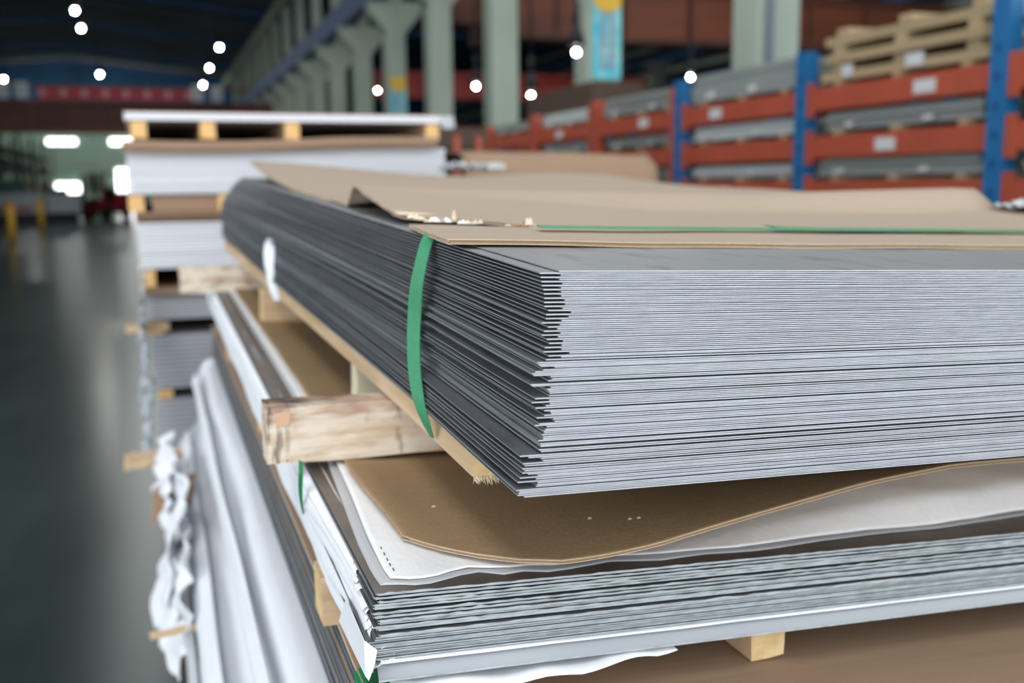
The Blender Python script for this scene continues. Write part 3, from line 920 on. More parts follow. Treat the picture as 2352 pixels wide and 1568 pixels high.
def curve(ctrl, n=8):
    """Catmull-Rom through control points"""
    c = [Vector(q) for q in ctrl]
    c = [c[0] * 2 - c[1]] + c + [c[-1] * 2 - c[-2]]
    out = []
    for i in range(1, len(c) - 2):
        for s in range(n):
            t = s / n
            p0, p1, p2, p3 = c[i - 1], c[i], c[i + 1], c[i + 2]
            out.append(.5 * ((2 * p1) + (p2 - p0) * t + (2 * p0 - 5 * p1 + 4 * p2 - p3) * t * t + (3 * p1 - p0 - 3 * p2 + p3) * t ** 3))
    out.append(c[-2])
    return out
st = thing('packing_strap', (0, 0, 0), 'bright green plastic strap tied around the strapped steel stack', 'strap')
# along the top, in the groove between strip and cover
tp = []
for px, py in ((1238, 520), (1300, 521), (1450, 523), (1600, 524), (1800, 526), (2000, 528), (2200, 529), (2352, 530), (2700, 533)):
    q = P(px, py, 'y', .83)
    q = P(px, py, 'z', ztop(min(q.x, 1.1), .84) + CT + .0045)
    tp.append(q)
ribbon_mesh('top_run', curve(tp, 6), [(.001, .016, .0012)] * (6 * (len(tp) - 1) + 1), .0009, STRAP, st)
sp = [P(986, 543, 'x', .2035), P(975, 572, 'x', .1985), P(958, 650, 'x', .1915), P(952, 720, 'x', .1895), P(950, 780, 'x', .1870), P(952, 850, 'x', .1835), P(962, 920, 'x', .1825), P(978, 970, 'x', .186), P(993, 1004, 'x', .1925)]
cs = curve(sp, 8)
nn = len(cs)
ww = []
for i in range(nn):
    t = i / (nn - 1)
    wide = interp([(0, .7), (.12, .8), (.35, 1.0), (.7, .95), (.88, .6), (1, .22)], t)
    ww.append(Vector((-.0058 * wide, .0175 * wide, .004 * (1 - t) ** 2)))
ribbon_mesh('side_run', cs, ww, .0009, STRAP, st)
# loose overlapped end on top
le = [P(1765, 519, 'z', ztop(.6, .85) + .0105), P(1790, 522, 'z', ztop(.6, .85) + .0090), P(1850, 525, 'z', ztop(.62, .85) + .0076), P(2050, 527, 'z', ztop(.7, .85) + .007), P(2210, 529, 'z', ztop(.8, .85) + .0066)]
ribbon_mesh('loose_end', curve(le, 6), [(.001, .015, .0016)] * 25, .0008, STRAP_D, st)

# white torn paper strip hanging on the side of the stack
ws_ = [P(622, 541, 'x', .186), P(619, 565, 'x', .176), P(618, 600, 'x', .172), P(622, 635, 'x', .173), P(629, 665, 'x', .176), P(636, 690, 'x', .180)]
cc = curve(ws_, 6)
pw = [Vector((.0100, -.028, .0)) * interp([(0, .25), (.15, .95), (.3, 1.0), (.6, .72), (.85, .8), (1, .5)], i / (len(cc) - 1)) * .55 for i in range(len(cc))]
pw = [Vector((w.length * .95, -w.length * .8, .0)) for w in pw]
o = ribbon_mesh('paper_strip', cc, pw, .0004, PAPER, None)
tag(o, 'narrow torn white paper strip stuck on the dark side of the stack', 'paper')

# ==================================================================== LOWER PACK (S2)
SL2 = .020; T2 = -.055
def z2(x, y): return 1.190 + SL2 * (y - .605) + T2 * (x - .116)
Y2 = .605; Y2F = 2.62
S2N = 26
# fraction (0 top) for each sheet and its thickness
zs = []
z = 0.0
gaps = [.0026, .0034, .0016, .0012, .0042, .0018, .0012, .0030, .0012, .0010, .0028]
rr = random.Random(5)
for k in range(S2N):
    zs.append(z)
    z += .00092 + (gaps[k] * .78 if k < len(gaps) else .0001 + .0003 * rr.random())
S2D = z
for k in range(S2N):
    xl = .118 + .004 * rr.random() - (.003 if k > 14 else 0)
    ynear = Y2 + .0035 * rr.random() * (k > 0) + (.004 * rr.random() if k in (4, 5, 8) else 0)
    rows = []
    for v in (0, .03, .1, .25, .5, .75, 1):
        y = lerp(ynear, Y2F, v)
        rows.append([(lerp(xl, 1.1, u), y + (.0006 * nz(u * 30, k, 1) if v == 0 else 0), z2(lerp(xl, 1.1, u), y) - zs[k]) for u in (0, .1, .25, .45, .7, 1.0)])
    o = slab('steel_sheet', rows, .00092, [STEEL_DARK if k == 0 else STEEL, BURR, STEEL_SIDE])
    tag(o, ('top sheet of the lower pack, dark steel under white tissue' if k == 0 else ordinal(k + 1) + ' film-edged steel sheet from the top of the lower pack'), 'steel sheet', 'film-edged sheets of the lower pack')
    # ragged film burr along the near edge
    if k < 12:
        rg = []
        n = 90
        lo, hi = [], []
        for i in range(n + 1):
            x = lerp(xl + .001, .85, (i / n) ** 1.2)
            h = .0014 + .0008 * nz(x * 190, k * 3.1, 0) + .0006 * nz(x * 600, k * 3.1, 5)
            zz = z2(x, ynear) - zs[k] - .00092
            hi.append((x, ynear - .0009, zz + max(.0008, h))); lo.append((x, ynear - .0009, zz - .0002))
        slab('film_burr', [lo, hi], .0005, BURR, o, off=(0, 1, 0))
zlow = S2D
# bottom plate with slanting smooth film lip
rows = []
for v, (dy, dz) in enumerate(((-.004, -.0098), (-.003, -.0060), (.0005, -.0010), (.004, .0), (.05, .0), (2.0, .0))):
    rows.append([(x, Y2 + dy, z2(x, Y2 + dy) - zlow - .0012 + dz) for x in (.1195, .16, .25, .4, .6, .85, 1.1)])
o = slab('film_covered_plate', rows, .0014, [mat('grey_film_plate', srgb(150, 154, 159), 0.4, scale=(9, 9, 9), var=0.05), BURR, FILM], smooth=True)
tag(o, 'smooth grey film-covered bottom plate of the lower pack', 'steel plate')
rows = []
for j, dy in enumerate((-.0028, -.0015, .006, .05)):
    rows.append([(.122 + .98 * (i / 40), Y2 + dy, z2(.122 + .98 * i / 40, Y2) - zlow + .0006 - (.0008 + .0006 * nz(i * .5, 2, 0) if j == 0 else 0)) for i in range(41)])
o = slab('paper_liner', rows, .0003, PAPER)
tag(o, 'white paper edge lying along the grey bottom plate', 'paper')
ZL2 = zlow + .0125     # underside depth of the lower pack
# interleaf papers folded over the left edge
NP = 22
for k in range(NP):
    f = k / (NP - 1)
    rr = random.Random(100 + k)
    zk = lerp(.001, S2D, f ** 1.1)
    yn = Y2 + .002 + (.065 * (1 - f) ** 2.2) + .008 * rr.random() - (.004 if f > .8 else 0)
    out = .002 + .007 * rr.random() - .001 * f
    drop = .005 + .016 * rr.random() * (1 - f * .6) if f < .4 else .010 + .012 * rr.random()
    if f > .9: drop = .016
    rows = []
    for j in range(26):
        v = (j / 25) ** 1.6
        y = lerp(yn, Y2F - .03, v)
        w = (1 + .3 * nz(y * 6, k * 2.3, 0)) * (.45 + .55 * sm((y - yn) / .22))
        px_ = .1215
        row = []
        for i in range(7):
            u = i / 6
            # curve: from under the sheet outwards and down
            xx = px_ + .010 - (.012 + out * w) * sin(u * pi * .5) + .0012 * nz(y * 25, u * 3, k)
            zz = z2(.12, y) - zk + .0004 - drop * (1 - cos(u * pi * .5)) * w + .0010 * nz(y * 18, u * 4 + 8, k)
            yy = y + (.006 * nz(u * 3, k, 4) + .006 * u * (rr.random() - .2) if j == 0 else 0)
            row.append((xx, yy, zz))
        rows.append(row[::-1])
    o = slab('interleaf_paper', rows, .00025, PAPER, smooth=True)
    tag(o, 'white interleaf paper folded out along the edge of the lower pack', 'paper', 'interleaf papers of the lower pack')
# stiff folded corner tab
c0 = P(838, 1480, 'y', Y2 - .004); c1 = P(865, 1492, 'y', Y2 - .006); c2 = P(858, 1530, 'y', Y2 - .006); c3 = P(846, 1562, 'y', Y2 - .004)
rows = []
for j in range(9):
    t = j / 8
    e = c1.lerp(c2, min(1, t * 2)) if t < .5 else c2.lerp(c3, (t - .5) * 2)
    s = Vector((.1125 - .001 * t, Y2 + .07 + .03 * t, lerp(1.160, 1.130, t)))
    m_ = Vector((.1118, Y2 + .002, lerp(c0.z, c3.z, t)))
    rows.append([e + Vector((0, -.0005, .0006 * nz(j * 2, 1, 1))), m_.lerp(e, .4), m_, m_.lerp(s, .5), s])
o = slab('paper_corner_tab', rows, .0004, PAPER, off=(1, 0, 0))
tag(o, 'stiff white paper tab folded round the lower corner of the pack', 'paper')
# film, tissue and curled cardboard on the top sheet
TIS = []
for px, py in ((900, 1328), (940, 1330), (990, 1325), (1040, 1310), (1090, 1300), (1150, 1306), (1200, 1296), (1250, 1299), (1320, 1290), (1400, 1275), (1500, 1274), (1600, 1262), (1700, 1257), (1850, 1234), (2000, 1215), (2150, 1202), (2352, 1170)):
    zq = 1.19
    for _ in range(6):
        q = P(px, py, 'z', zq); zq = z2(q.x, q.y) + .0016
    TIS.append((q.x, q.y))
TIS.append((1.06, TIS[-1][1]))
def tis_front(x): return interp(TIS, x)
TISL = [(.60, .1355), (.64, .1330), (.70, .1345), (.76, .1385), (.81, .1415), (.86, .1440), (.92, .147), (1.4, .150), (2.5, .152)]
def sheet_on(name, lab, m, front, left, dz, th, yfar, lift, cat, xr=1.06, nx=44, ny=30, ripple=.0006, sm_=True):
    rows = []
    for j in range(ny + 1):
        v = (j / ny) ** 1.8
        row = []
        for i in range(nx + 1):
            u = (i / nx) ** 1.4
            y0 = front(lerp(left(.62), xr, u))
            y = lerp(y0, yfar, v)
            x = lerp(left(y), xr, u)
            row.append((x, y, z2(x, y) + dz + lift(x, y) + ripple * (nz(x * 22, y * 22, dz * 900) + .4)))
        rows.append(row)
    return tag(slab(name, rows, th, m, smooth=sm_), lab, cat)
sheet_on('plastic_film', 'thin grey film showing as a wavy margin around the white tissue', FILM,
         lambda x: tis_front(x) - .0075 - .003 * nz(x * 14, 3, 0), lambda y: interp(TISL, y) - .0085 + .004 * sm((y - .8) / .3), .0004, .0002, 2.5, lambda x, y: 0, 'film', ripple=.0003)
def t_lift(x, y):
    r = sm((x - .33) / .3)
    f = y - tis_front(x)
    return r * (.017 * sm(f / .020) + .013 * sm((f - .02) / .12)) + .0016 * r * sin(x * 40 + y * 60) * sm(f / .03) + .0015 * sm((.25 - x) / .1) * sm(f / .1)
sheet_on('tissue_sheet', 'white tissue sheet with wavy edge under the curled brown cardboard', TISSUE, tis_front, lambda y: interp(TISL, y), .0014, .0003, 2.52, t_lift, 'tissue', ripple=.0010)
# dashed stitch print on the tissue margin
pr = thing('printed_marks', (0, 0, 0), 'row of dark dashes printed on the white tissue margin', 'print')
dk = mat('dash_ink', srgb(70, 74, 78), 0.8, var=0.3)
for k in range(9):
    y = .634 + k * .0085 * (1 + .05 * k)
    x = interp(TISL, y) + .0055
    zz = z2(x, y) + .0028
    MB().bar((x, y, zz), (x + .0004, y + .0045, zz + .00012), .0007, .0004).build('dash', dk, pr)
# curled cardboard
CB = [(.157, .6834), (.175, .659), (.1947, .6389), (.22, .618), (.2525, .6032), (.285, .5995), (.3175, .5996), (.36, .6015), (.4083, .6022), (.45, .598), (.497, .5927), (.5737, .587), (.7, .58), (1.05, .57)]
CBL = [(.60, .157), (.6834, .157), (.74, .1545), (.80, .1512), (.878, .1500), (.95, .158), (1.1, .160), (1.6, .160), (2.5, .158)]
CBZ = [(.15, 1.1975), (.1947, 1.195), (.2525, 1.1945), (.3175, 1.1985), (.4083, 1.2105), (.497, 1.2265), (.5737, 1.2335), (.65, 1.232), (1.05, 1.212)]
def cb_z(x, y):
    y0 = interp(CB, x)
    fz = interp(CBZ, x)
    k = sm((y - y0) / .30)
    base = z2(x, y) + .0065
    # the curled near part blends back to the flat part
    base += .002 * sin(y * 26) * sm((y - 1.0) / .2)
    zz = lerp(fz, base, k)
    zz = max(zz, z2(x, y) + .0042)
    return zz + .004 * sm((.2 - x) / .05) * sm((y - .66) / .1) * sm((1.0 - y) / .2)
cb = thing('curled_cardboard', (0, 0, 0), 'brown cardboard sheet curling up between the two steel packs', 'cardboard')
def cbrows(off, rag):
    R = []
    for j in range(41):
        v = (j / 40) ** 1.7
        row = []
        for i in range(49):
            u = (i / 48) ** 1.35
            xa = lerp(.157, 1.05, u)
            y0 = interp(CB, xa)
            y = lerp(y0, 2.5, v) + (rag * .0007 * nz(xa * 400, off * 700, 0) if j == 0 else 0)
            x = lerp(interp(CBL, y), 1.05, u) + (rag * .0006 * nz(y * 500, off * 700, 3) if i == 0 else 0)
            row.append((x, y, cb_z(x, y) - off))
        R.append(row)
    return R
slab('top_liner', cbrows(0, 1), .0004, [KRAFT_D, KRAFT_L, KRAFT_L], cb, smooth=True)
slab('bottom_liner', cbrows(.0024, 1), .0004, [KRAFT_D, KRAFT_L, KRAFT_L], cb, smooth=True)
cr = [[(p[0] + (.0025 if i == 0 else 0), p[1] + (.0014 if j == 0 else 0), p[2]) for i, p in enumerate(r)] for j, r in enumerate(cbrows(.0006, 0))]
slab('core', cr, .0016, [KRAFT_D, KRAFT_D, KRAFT_D], cb)
fluted(cb, lambda y: interp(CBL, y) + .0002, .686, 1.1, cb_z, th=.0027, pitch=.0046, depth=.03)
for i, (px, py) in enumerate(((996, 1152), (1355, 1182), (1448, 1190), (1468, 1190))):
    q = P(px, py, 'z', 1.2)
    q.z = cb_z(q.x, q.y) + .0005
    tag(MB().add([q + Vector((-.002, 0, 0)), q + Vector((.0022, .0006, 0)), q + Vector((.002, .0016, .0004)), q + Vector((-.0012, .001, .0008)), q + Vector((0, .0006, .0014))],
                 [(0, 1, 4), (1, 2, 4), (2, 3, 4), (3, 0, 4), (3, 2, 1, 0)]).build('wood_splinter', KRAFT_L),
        ('tiny pale splinter lying alone on the brown cardboard', 'tiny pale splinter, leftmost of three under the overhang', 'tiny pale splinter, middle of three under the overhang', 'tiny pale splinter, rightmost of three under the overhang')[i], 'splinter')
# white paper pushed out beneath the lower pack
def crumple(name, lab, cx, cy, cz, ax, ay, amp, m, seed, n=22, cat='paper', tilt=(0, 0, 0), freq=5.0, group=None):
    rows = []
    R = Matrix.Rotation(tilt[0], 3, 'X') @ Matrix.Rotation(tilt[1], 3, 'Y') @ Matrix.Rotation(tilt[2], 3, 'Z')
    for j in range(n + 1):
        row = []
        for i in range(n + 1):
            u, v = i / n * 2 - 1, j / n * 2 - 1
            e = 1 + .18 * nz(u * 2 + seed, v * 2, 3)
            p = Vector((u * ax * e, v * ay * e, amp * (abs(nz(u * freq * .5 + seed, v * freq * .5, 0)) * 1.6 + .6 * nz(u * freq + seed, v * freq, 5) + .25 * nz(u * freq * 2.3, v * freq * 2.3, seed))))
            row.append(R @ p + Vector((cx, cy, cz)))
        rows.append(row)
    return tag(slab(name, rows, .0004, m, off=tuple(R @ Vector((0, 0, -1))), smooth=True), lab, cat, group)
rows = []
for j in range(10):
    v = j / 9
    rows.append([(lerp(.128, .34, i / 24), Y2 - .003 - .010 * sin(pi * i / 24) * (1 - v) + .12 * v, z2(lerp(.128, .34, i / 24), Y2) - ZL2 - .0035 - .004 * sin(pi * min(1, i / 24 * 1.2)) * (1 - v) + .001 * nz(i * .7, j, 0) - .0015 * sin(i * .9)) for i in range(25)])
tag(slab('paper_fold', rows, .0004, PAPER, smooth=True), 'white paper folded and bulging beneath the lower pack', 'paper')
# ---- bearers under the lower pack
def z3(x, y): return 1.0905 + .004 * (y - .6) + T2 * (x - .13)
b0 = P(1725, 1520, 'z', z3(.42, .62))
def zu2(x, y): return z2(x, y) - ZL2
bt = timber('timber_bearer', b0.x, b0.x + .0305, b0.y, 2.5, z3(b0.x, b0.y) + .001, zu2(b0.x, b0.y) - .0004, WOOD, WOOD_END,
            'pale pine bearer end below the grey film-covered plate', dz=.022, jit=.0012)
timber('timber_bearer', .1115, .80, .785, .825, z3(.2, .8) + .004, zu2(.1235, .79) - .0008, WOODX, WOOD_END,
       'pine bearer under the paper edge of the lower pack', along='x', dz=-.040, jit=.0016)
b5 = P(535, 815, 'x', .128)
for i, y in enumerate((1.45, 2.1)):
    timber('timber_bearer', .128, .8, y, y + .05, z3(.2, y) + .003, zu2(.128, y) - .001, WOODX, WOOD_END,
           ('pine bearer midway back under the paper-edged pack', 'blurred pine bearer furthest back under the paper-edged pack')[i], along='x', dz=-.038, jit=.002)
# strap hanging down the paper edge below the weathered timber
hs = thing('packing_strap', (0, 0, 0), 'short green strap hanging straight down below the weathered timber', 'strap')
hp = [P(691, 1058, 'x', .1085), P(691, 1085, 'x', .1065), P(690, 1120, 'x', .1065), P(692, 1150, 'x', .108), P(697, 1180, 'x', .1105)]
ribbon_mesh('band', curve(hp, 6), [Vector((-.0026, .0065, 0)) * interp([(0, 1), (.5, .9), (1, .35)], i / 24) for i in range(25)], .0008, STRAP_D, hs)

# ==================================================================== THIRD PACK (S3)
YS3 = .42
def flat_board(name, lab, m, x0, x1, y0, y1, zf, th, cat='cardboard', nx=16, ny=30):
    rows = [[(lerp(x0, x1, i / nx) + (.0012 * nz(lerp(y0, y1, j / ny) * 30, 1, 1) if i == 0 else 0), lerp(y0, y1, j / ny), zf(lerp(x0, x1, i / nx), lerp(y0, y1, j / ny))) for i in range(nx + 1)] for j in range(ny + 1)]
    return tag(slab(name, rows, th, [m, KRAFT_L, KRAFT_L], smooth=True), lab, cat)
flat_board('cardboard_cover', 'flat brown cardboard on the pack under the pine bearer', KRAFT_M, .1235, 1.1, YS3, 2.66, lambda x, y: z3(x, y) + .0004 * nz(x * 5, y * 9, 0), .003)
rr = random.Random(21)
for k in range(16):
    zk = .0036 + k * .0046
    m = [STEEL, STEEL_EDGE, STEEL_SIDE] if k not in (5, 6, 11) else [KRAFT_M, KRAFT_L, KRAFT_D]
    x0 = .1255 + .004 * rr.random() - .0004 * k
    rows = [[(x, y, z3(x, y) - zk) for x in (x0, .5, 1.1)] for y in (YS3 + .003, 1.2, 2.0, 2.66)]
    o = slab('steel_sheet' if k not in (5, 6, 11) else 'interleaf_board', rows, .0036, m)
    tag(o, 'bare steel sheet in the pack beneath the paper-edged one' if k not in (5, 6, 11) else 'brown interleaf board between bare steel sheets low down', 'steel sheet' if k not in (5, 6, 11) else 'board', 'sheets of the third pack' if k not in (5, 6, 11) else 'interleaf boards of the third pack')
ss = thing('packing_strap', (0, 0, 0), 'wide green strap crossing the brown cardboard at the bottom edge', 'strap')
q = P(800, 1560, 'z', z3(.15, .72) + .002)
zz = lambda x: z3(x, q.y) + .0012
pts = [(.6, q.y + .01, zz(.6)), (.3, q.y + .005, zz(.3)), (.16, q.y, zz(.16)), (.126, q.y, zz(.126)), (.1215, q.y, zz(.12) - .004), (.1205, q.y, zz(.12) - .03), (.1195, q.y, zz(.12) - .074)]
ribbon_mesh('band', pts, [(0, .03, 0)] * len(pts), .0009, STRAP_D, ss)

# ==================================================================== PAPER WRAPPED PACKS BELOW (S4, S5, S6 ...)
def wrapped_pack(lab, wlab, x, ztop_, zbot, y0, y1, seed, wob=.006, lean=.03, m=PAPER, inner=.10, tl=-.055):
    t = thing('wrapped_pack', (0, 0, 0), lab, 'sheet pack')
    n = 8
    h = (ztop_ - zbot)
    for k in range(n):
        za = zbot + h * k / n
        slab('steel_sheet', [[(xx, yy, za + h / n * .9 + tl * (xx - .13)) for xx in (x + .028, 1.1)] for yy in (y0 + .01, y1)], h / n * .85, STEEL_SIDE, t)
    # paper wrap: over the top edge, down the side
    NJ, NI = 90, 22
    rows = []
    for j in range(NJ + 1):
        y = lerp(y0 - .01, y1 + .01, (j / NJ) ** 1.3)
        row = []
        for i in range(NI + 1):
            u = i / NI
            f1 = nz(y * 1.1 + seed, u * 6.5 + y * .8, seed); f2 = nz(y * 2.6 + seed, u * 13 + y * 1.5, seed + 7); f3 = nz(y * 1.6 + seed, 1, seed + 3)
            if u < .3:
                t_ = u / .3
                xx = lerp(x + inner * (1 + .25 * f3), x + .016, t_); zz = ztop_ + .0022 + .002 * f2
            else:
                t_ = (u - .3) / .7
                xx = x + .016 * (1 - sm(t_ * 4)) - lean * t_ - wob * f1 - wob * .5 * f2 + .004 * sin(t_ * 9 + f3 * 4)
                zz = ztop_ + .002 - (h * 1.02 + .012 * f3) * t_ - .006 * sm(t_ * 4)
            row.append((xx, y + .004 * f2, zz))
        rows.append(row[::-1])
    o = slab('paper_wrap', rows, .0004, m, t, off=(.7, 0, -.7), smooth=True)
    # a second loose paper fold lying on the side
    rows = []
    for j in range(61):
        y = lerp(y0 + .02, y1 - .1, j / 60)
        row = []
        for i in range(9):
            u = i / 8
            f = nz(y * 1.8 + seed * 2, u * 4, 4); f2 = nz(y * 1.2 + seed, 0, 9)
            row.append((x - lean * (.25 + .55 * u) - .009 - .006 * f - .008 * sin(u * pi), y, ztop_ - h * (.10 + .06 * f2) - h * (.42 + .1 * f2) * u))
        rows.append(row[::-1])
    slab('loose_paper_fold', rows, .0004, m, t, off=(1, 0, 0), smooth=True)
    return t
wrapped_pack('white paper-wrapped sheet pack, fourth pack down in the near pile', '', .086, .998, .885, .40, 2.72, 3.3, lean=.004, inner=.14)
wrapped_pack('white paper-wrapped sheet pack, fifth pack down in the near pile', '', .070, .838, .715, .42, 2.78, 8.1, lean=.045, inner=.08, tl=-.05)
wrapped_pack('crumpled paper-wrapped pack lowest in the near pile beside the aisle', '', .040, .655, .52, .5, 2.84, 14.7, wob=.010, lean=.03, inner=.08, tl=-.04)
for (z0_, z1_, xl, lab) in ((.842, .884, .125, 'fourth'), (.657, .713, .10, 'fifth'), (.42, .518, .07, 'lowest')):
    for i, y in enumerate((.75, 1.35, 2.05, 2.6)):
        timber('timber_bearer', xl, .9, y, y + .07, z0_ + .002, z1_ - .001, WOODX, WOOD_END,
               'pine bearer under the %s wrapped pack, number %s from the front' % (lab, ('one', 'two', 'three', 'four')[i]), along='x', jit=.002, dz=-.045)
t = thing('sheet_pack', (0, 0, 0), 'bare grey sheet pack at the foot of the near pile', 'sheet pack')
for k in range(8):
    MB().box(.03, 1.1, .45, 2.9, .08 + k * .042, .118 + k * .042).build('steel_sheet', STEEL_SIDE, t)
for y in (.6, 1.5, 2.5):
    MB().box(.02, 1.1, y, y + .08, 0, .079).build('bearer', WOODX, t)

# timber ends jutting into the aisle
for i, (px, py, w, h) in enumerate(((288, 757, .07, .020), (286, 1068, .075, .026), (345, 1466, .08, .007))):
    yy = (3.05, 2.35, 1.55)[i]
    q = P(px, py, 'y', yy)
    timber('timber_offcut', q.x, q.x + w + .05, yy, yy + (.06, .05, .015)[i], q.z - h / 2, q.z + h / 2, WOODX, WOOD_END,
           ('small pine timber end jutting over the aisle, highest of three', 'split pine timber end jutting over the aisle, middle of three', 'thin pale splinter board jutting over the aisle, lowest of three')[i], along='x', jit=(.003, .004, .0012)[i], dz=(.0, .004, .010)[i])
q = P(380, 1150, 'y', 2.1)
flat = [[(q.x - .03, 2.05, q.z - .03), (q.x + .05, 2.08, q.z + .0)], [(q.x - .02, 2.1, q.z + .03), (q.x + .06, 2.15, q.z + .04)]]
tag(slab('cardboard_scrap', flat, .003, KRAFT_M, off=(1, 0, 0)), 'brown cardboard scrap poking out beside crumpled white paper', 'cardboard')
# crumpled film and paper on the aisle side
cr_ = [(375, 1095, 2.15, .045, .05, .03, 'white crumpled paper swelling out above the cardboard scrap'),
       (385, 1250, 1.95, .030, .11, .022, 'greyish crumpled paper hanging below the cardboard scrap'),
       (400, 1330, 1.8, .030, .07, .024, 'white crumpled paper bulge halfway down the aisle side'),
       (405, 1400, 1.7, .030, .05, .02, 'pointed white paper crumple above the lowest splinter board')]
for i, (px, py, yy, ax, az, amp, lab) in enumerate(cr_):
    q = P(px, py, 'y', yy)
    crumple('crumpled_paper', lab, q.x + .012, yy, q.z, az * 1.25, .16, amp, PAPER, 3.1 * i + 1, tilt=(0, radians(-78), 0), freq=2.2)
for i, (px, py, yy, az, ay, amp, lab) in enumerate(((326, 700, 3.05, .10, .10, .012, 'clear plastic film hanging from the far pile corner, highest piece'),
                                                    (333, 860, 2.9, .10, .10, .015, 'crinkled clear film beside the far pile, second piece down'),
                                                    (345, 960, 2.7, .10, .12, .02, 'crinkled clear film above the split timber end'))):
    q = P(px, py, 'y', yy)
    crumple('plastic_film', lab, q.x + .004, yy, q.z, az, ay, amp, CLEARFILM, 5.3 * i + 2, cat='film', tilt=(0, radians(-84), 0), freq=6)

# ==================================================================== FAR PILE (white coated sheets)
FY0, FY1 = 3.2, 5.2
FXR = .915
def far_pack(xl, xr, z0, z1, n, m, lab, wave=0.0, thk=.86):
    t = thing('sheet_pack', (xl, FY0, z0), lab, 'sheet pack', 'packs of the far white pile')
    h = (z1 - z0) / n
    rr = random.Random(int(z0 * 1000))
    for k in range(n):
        f = (k + 1) / n
        jx = .004 * rr.random(); jy = .006 * rr.random()
        rows = []
        for j in (0, .5, 1):
            row = []
            for i in range(9):
                u = i / 8
                row.append((lerp(jx, xr - xl - jx, u), lerp(jy, FY1 - FY0, j), h * (k + 1) + wave * f * (sm((u - .3) / .5))))
            rows.append(row)
        slab('coated_sheet', rows, h * thk, m, t)
    return t
def far_bearers(xs, w, z0, z1, lab):
    for i, x in enumerate(xs):
        timber('timber_bearer', x, x + w, FY0 + .01, FY1 - .05, z0 + .0015, z1 - .0015, WOOD, mat('warm_pine_end', srgb(236, 190, 128), 0.8, scale=(30, 30, 30), var=0.15),
               lab % ('first', 'second', 'third', 'fourth')[i], jit=.002, seg=6)
WB = mat('white_board_edge', srgb(232, 232, 236), 0.5, var=0.06, scale=(3, 3, 60))
far_pack(-.066, .925, 1.650, 1.672, 3, WB, 'thin white sheet pack at the very top of the far pile')
MB_ = MB().box(-.066, .925, FY0 + .01, FY1, 1.6722, 1.676)
tag(MB_.build('cover_board', KRAFT_M), 'brown cover board on top of the far pile', 'cardboard')
tag(crumple('plastic_film', 'crumpled white film at the corner of the topmost thin pack', .925, FY0 - .004, 1.652, .02, .02, .01, CLEARFILM, 4.4, n=10, cat='film', tilt=(radians(80), 0, 0)))
far_bearers([-.047, .15, .402, .853], .044, 1.596, 1.650, '%s pine bearer from the aisle under the topmost thin pack')
def draped_board(lab, x0, x1, ztop_, m, drop, wave, th=.006, n=2):
    t = thing('cover_board', (0, 0, 0), lab, 'cardboard')
    for k in range(n):
        rows = []
        for j, (dy, dz) in enumerate(((-.035, -drop), (-.026, -drop * .55), (-.012, -.12 * drop), (.02, 0), (.3, 0), (1.9, 0))):
            rows.append([(lerp(x0, x1, i / 14), FY0 + dy + .006 * k, ztop_ - k * th + (dz if j < 3 else 0) + (wave * sm((i / 14 - .3) / .5) if j < 4 else wave * .8 * sm((i / 14 - .3) / .5)) + .003 * nz(i * .6, k * 3, 0)) for i in range(15)])
        slab('board_layer', rows, th * .6, m, t)
    return t
draped_board('drooping brown boards beneath the topmost bearers of the far pile', -.075, .88, 1.591, KRAFT_M, .018, .016, th=.011, n=2)
far_pack(-.068, .915, 1.432, 1.557, 18, WHITE_EDGE, 'thick white coated sheet pack second from the top of the far pile', wave=.012)
far_bearers([-.068, .19, .45, .80], .045, 1.380, 1.431, '%s pine bearer from the aisle under the thick white pack')
t = thing('cover_board', (0, 0, 0), 'sagging dark brown boards between the two thick white packs', 'cardboard')
for k in range(3):
    rows = [[(lerp(-.05, .9, i / 10), FY0 + .01 + .012 * k + yy, 1.3785 - k * .010 + (.028 * sin(pi * i / 10 * 1.0) * .0) + .003 * nz(i, k, 3)) for i in range(11)] for yy in (-.03, .1, 1.8)]
    slab('board_layer', rows, .008, KRAFT_M, t)
MB().box(.0, .30, FY0 + .02, FY0 + .9, 1.381, 1.427).build('packing_block', KRAFT_M, t)
far_pack(-.05, .9, 1.208, 1.347, 14, WHITE_EDGE, 'third white coated pack down, beside the blurred far timber')
far_bearers([-.05, .2, .5, .8], .045, 1.152, 1.207, '%s pine bearer from the aisle under the third white pack')
tag(MB().box(-.055, .9, FY0 - .02, FY1, 1.1335, 1.150).build('cover_board', KRAFT_M), 'brown board under the third white pack of the far pile', 'cardboard')
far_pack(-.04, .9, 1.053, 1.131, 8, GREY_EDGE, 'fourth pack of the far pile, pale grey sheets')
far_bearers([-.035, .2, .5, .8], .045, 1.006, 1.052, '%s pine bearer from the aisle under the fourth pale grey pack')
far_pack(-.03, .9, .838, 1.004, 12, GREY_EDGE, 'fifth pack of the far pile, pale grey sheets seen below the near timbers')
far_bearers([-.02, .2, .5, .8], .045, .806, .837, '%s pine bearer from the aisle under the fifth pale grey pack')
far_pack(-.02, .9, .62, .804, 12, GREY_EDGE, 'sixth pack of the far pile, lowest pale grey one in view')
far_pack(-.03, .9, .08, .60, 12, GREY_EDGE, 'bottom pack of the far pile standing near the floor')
far_bearers([0, .25, .5, .8], .06, .0, .079, '%s pine bearer on the floor beneath the far pile')
far_bearers([0.0, .25, .5, .8], .05, .601, .619, '%s thin pine batten under the sixth pale grey pack')

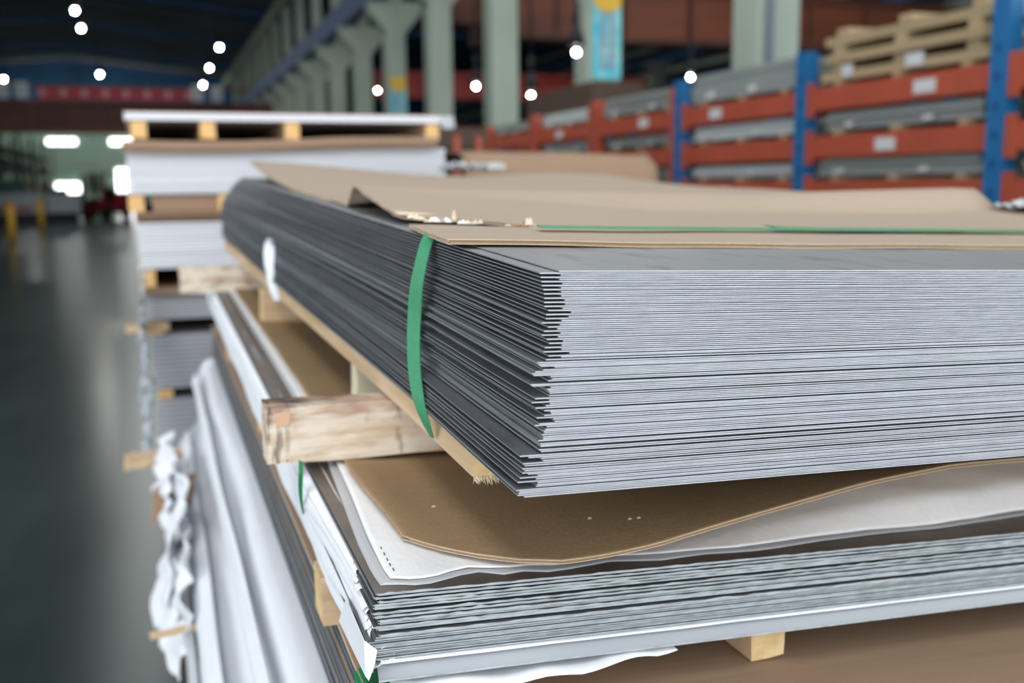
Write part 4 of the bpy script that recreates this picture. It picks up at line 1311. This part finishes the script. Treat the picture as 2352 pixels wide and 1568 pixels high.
# ==================================================================== PILE BEHIND ON THE RIGHT (brown cover)
G0 = P(1062, 400, 'y', 3.25); G1 = P(1493, 400, 'y', 3.25)
t = thing('covered_pile', (G0.x, 3.25, 0), 'pile draped with creased brown cardboard behind the strapped stack', 'sheet pile')
W = G1.x - G0.x
for k in range(12):
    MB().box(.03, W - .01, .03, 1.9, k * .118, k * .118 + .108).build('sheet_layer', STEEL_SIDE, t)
rows = []
for j, (dy, dz) in enumerate(((-.055, -.150), (-.040, -.075), (-.030, -.04), (-.012, -.022), (.0, -.010), (.05, .0), (.4, .005), (1.9, .01))):
    row = []
    for i in range(17):
        u = i / 16
        sag = .010 * sm((u - .55) / .4)
        crease = -.008 * sm((.75 - u) / .3) if j in (3, 4) else 0
        row.append((W * u, dy + .012 * nz(u * 4, j, 1) - .02 * u * (j < 3), 1.562 + dz - sag + crease + .004 * nz(u * 5, j * .7, 4)))
    rows.append(row)
slab('cardboard_drape', rows, .004, [KRAFT_M, KRAFT_L, KRAFT_L], t, smooth=True)
for i, (px, py, s, lab) in enumerate(((1055, 384, .05, 'crumpled clear film beside the thick white pack'), (1120, 386, .045, 'crumpled clear film in front of the creased brown drape'))):
    q = P(px, py, 'y', 3.0)
    crumple('plastic_film', lab, q.x, 3.0, q.z - .006, s, .06, .022, CLEARFILM, i * 7.7 + 1, n=14, cat='film')
q = P(2340, 462, 'y', 1.12)
crumple('plastic_film', 'small crumpled clear film at the right end of the raised fold', q.x + .02, 1.13, q.z - .01, .03, .03, .012, CLEARFILM, 9.9, n=12, cat='film')
# darker pile further back, with red posts
a = P(1000, 340, 'y', 6.0); b = P(1118, 290, 'y', 6.0)
t = thing('board_stack', (a.x, 6.0, 0), 'dark brown board stack low behind the far white pile', 'board stack')
for k in range(14):
    MB().box(0, b.x - a.x, 0, 1.2, k * b.z / 14, (k + .93) * b.z / 14).build('board', DKBOARD, t)
for i, px in enumerate((1049, 1099)):
    q = P(px, 345, 'y', 5.6); q2 = P(px, 312 if i == 0 else 314, 'y', 5.6)
    t = thing('guard_post', (q.x, 5.6, 0), ('short red post by the dark boards, nearer the white pile', 'short red post by the dark boards, nearer the plain column')[i], 'post')
    MB().box(-.017, .017, -.017, .017, 0, q2.z).build('post', RED, t)
    MB().box(-.05, .05, -.05, .05, 0, .012).build('base_plate', RED, t)
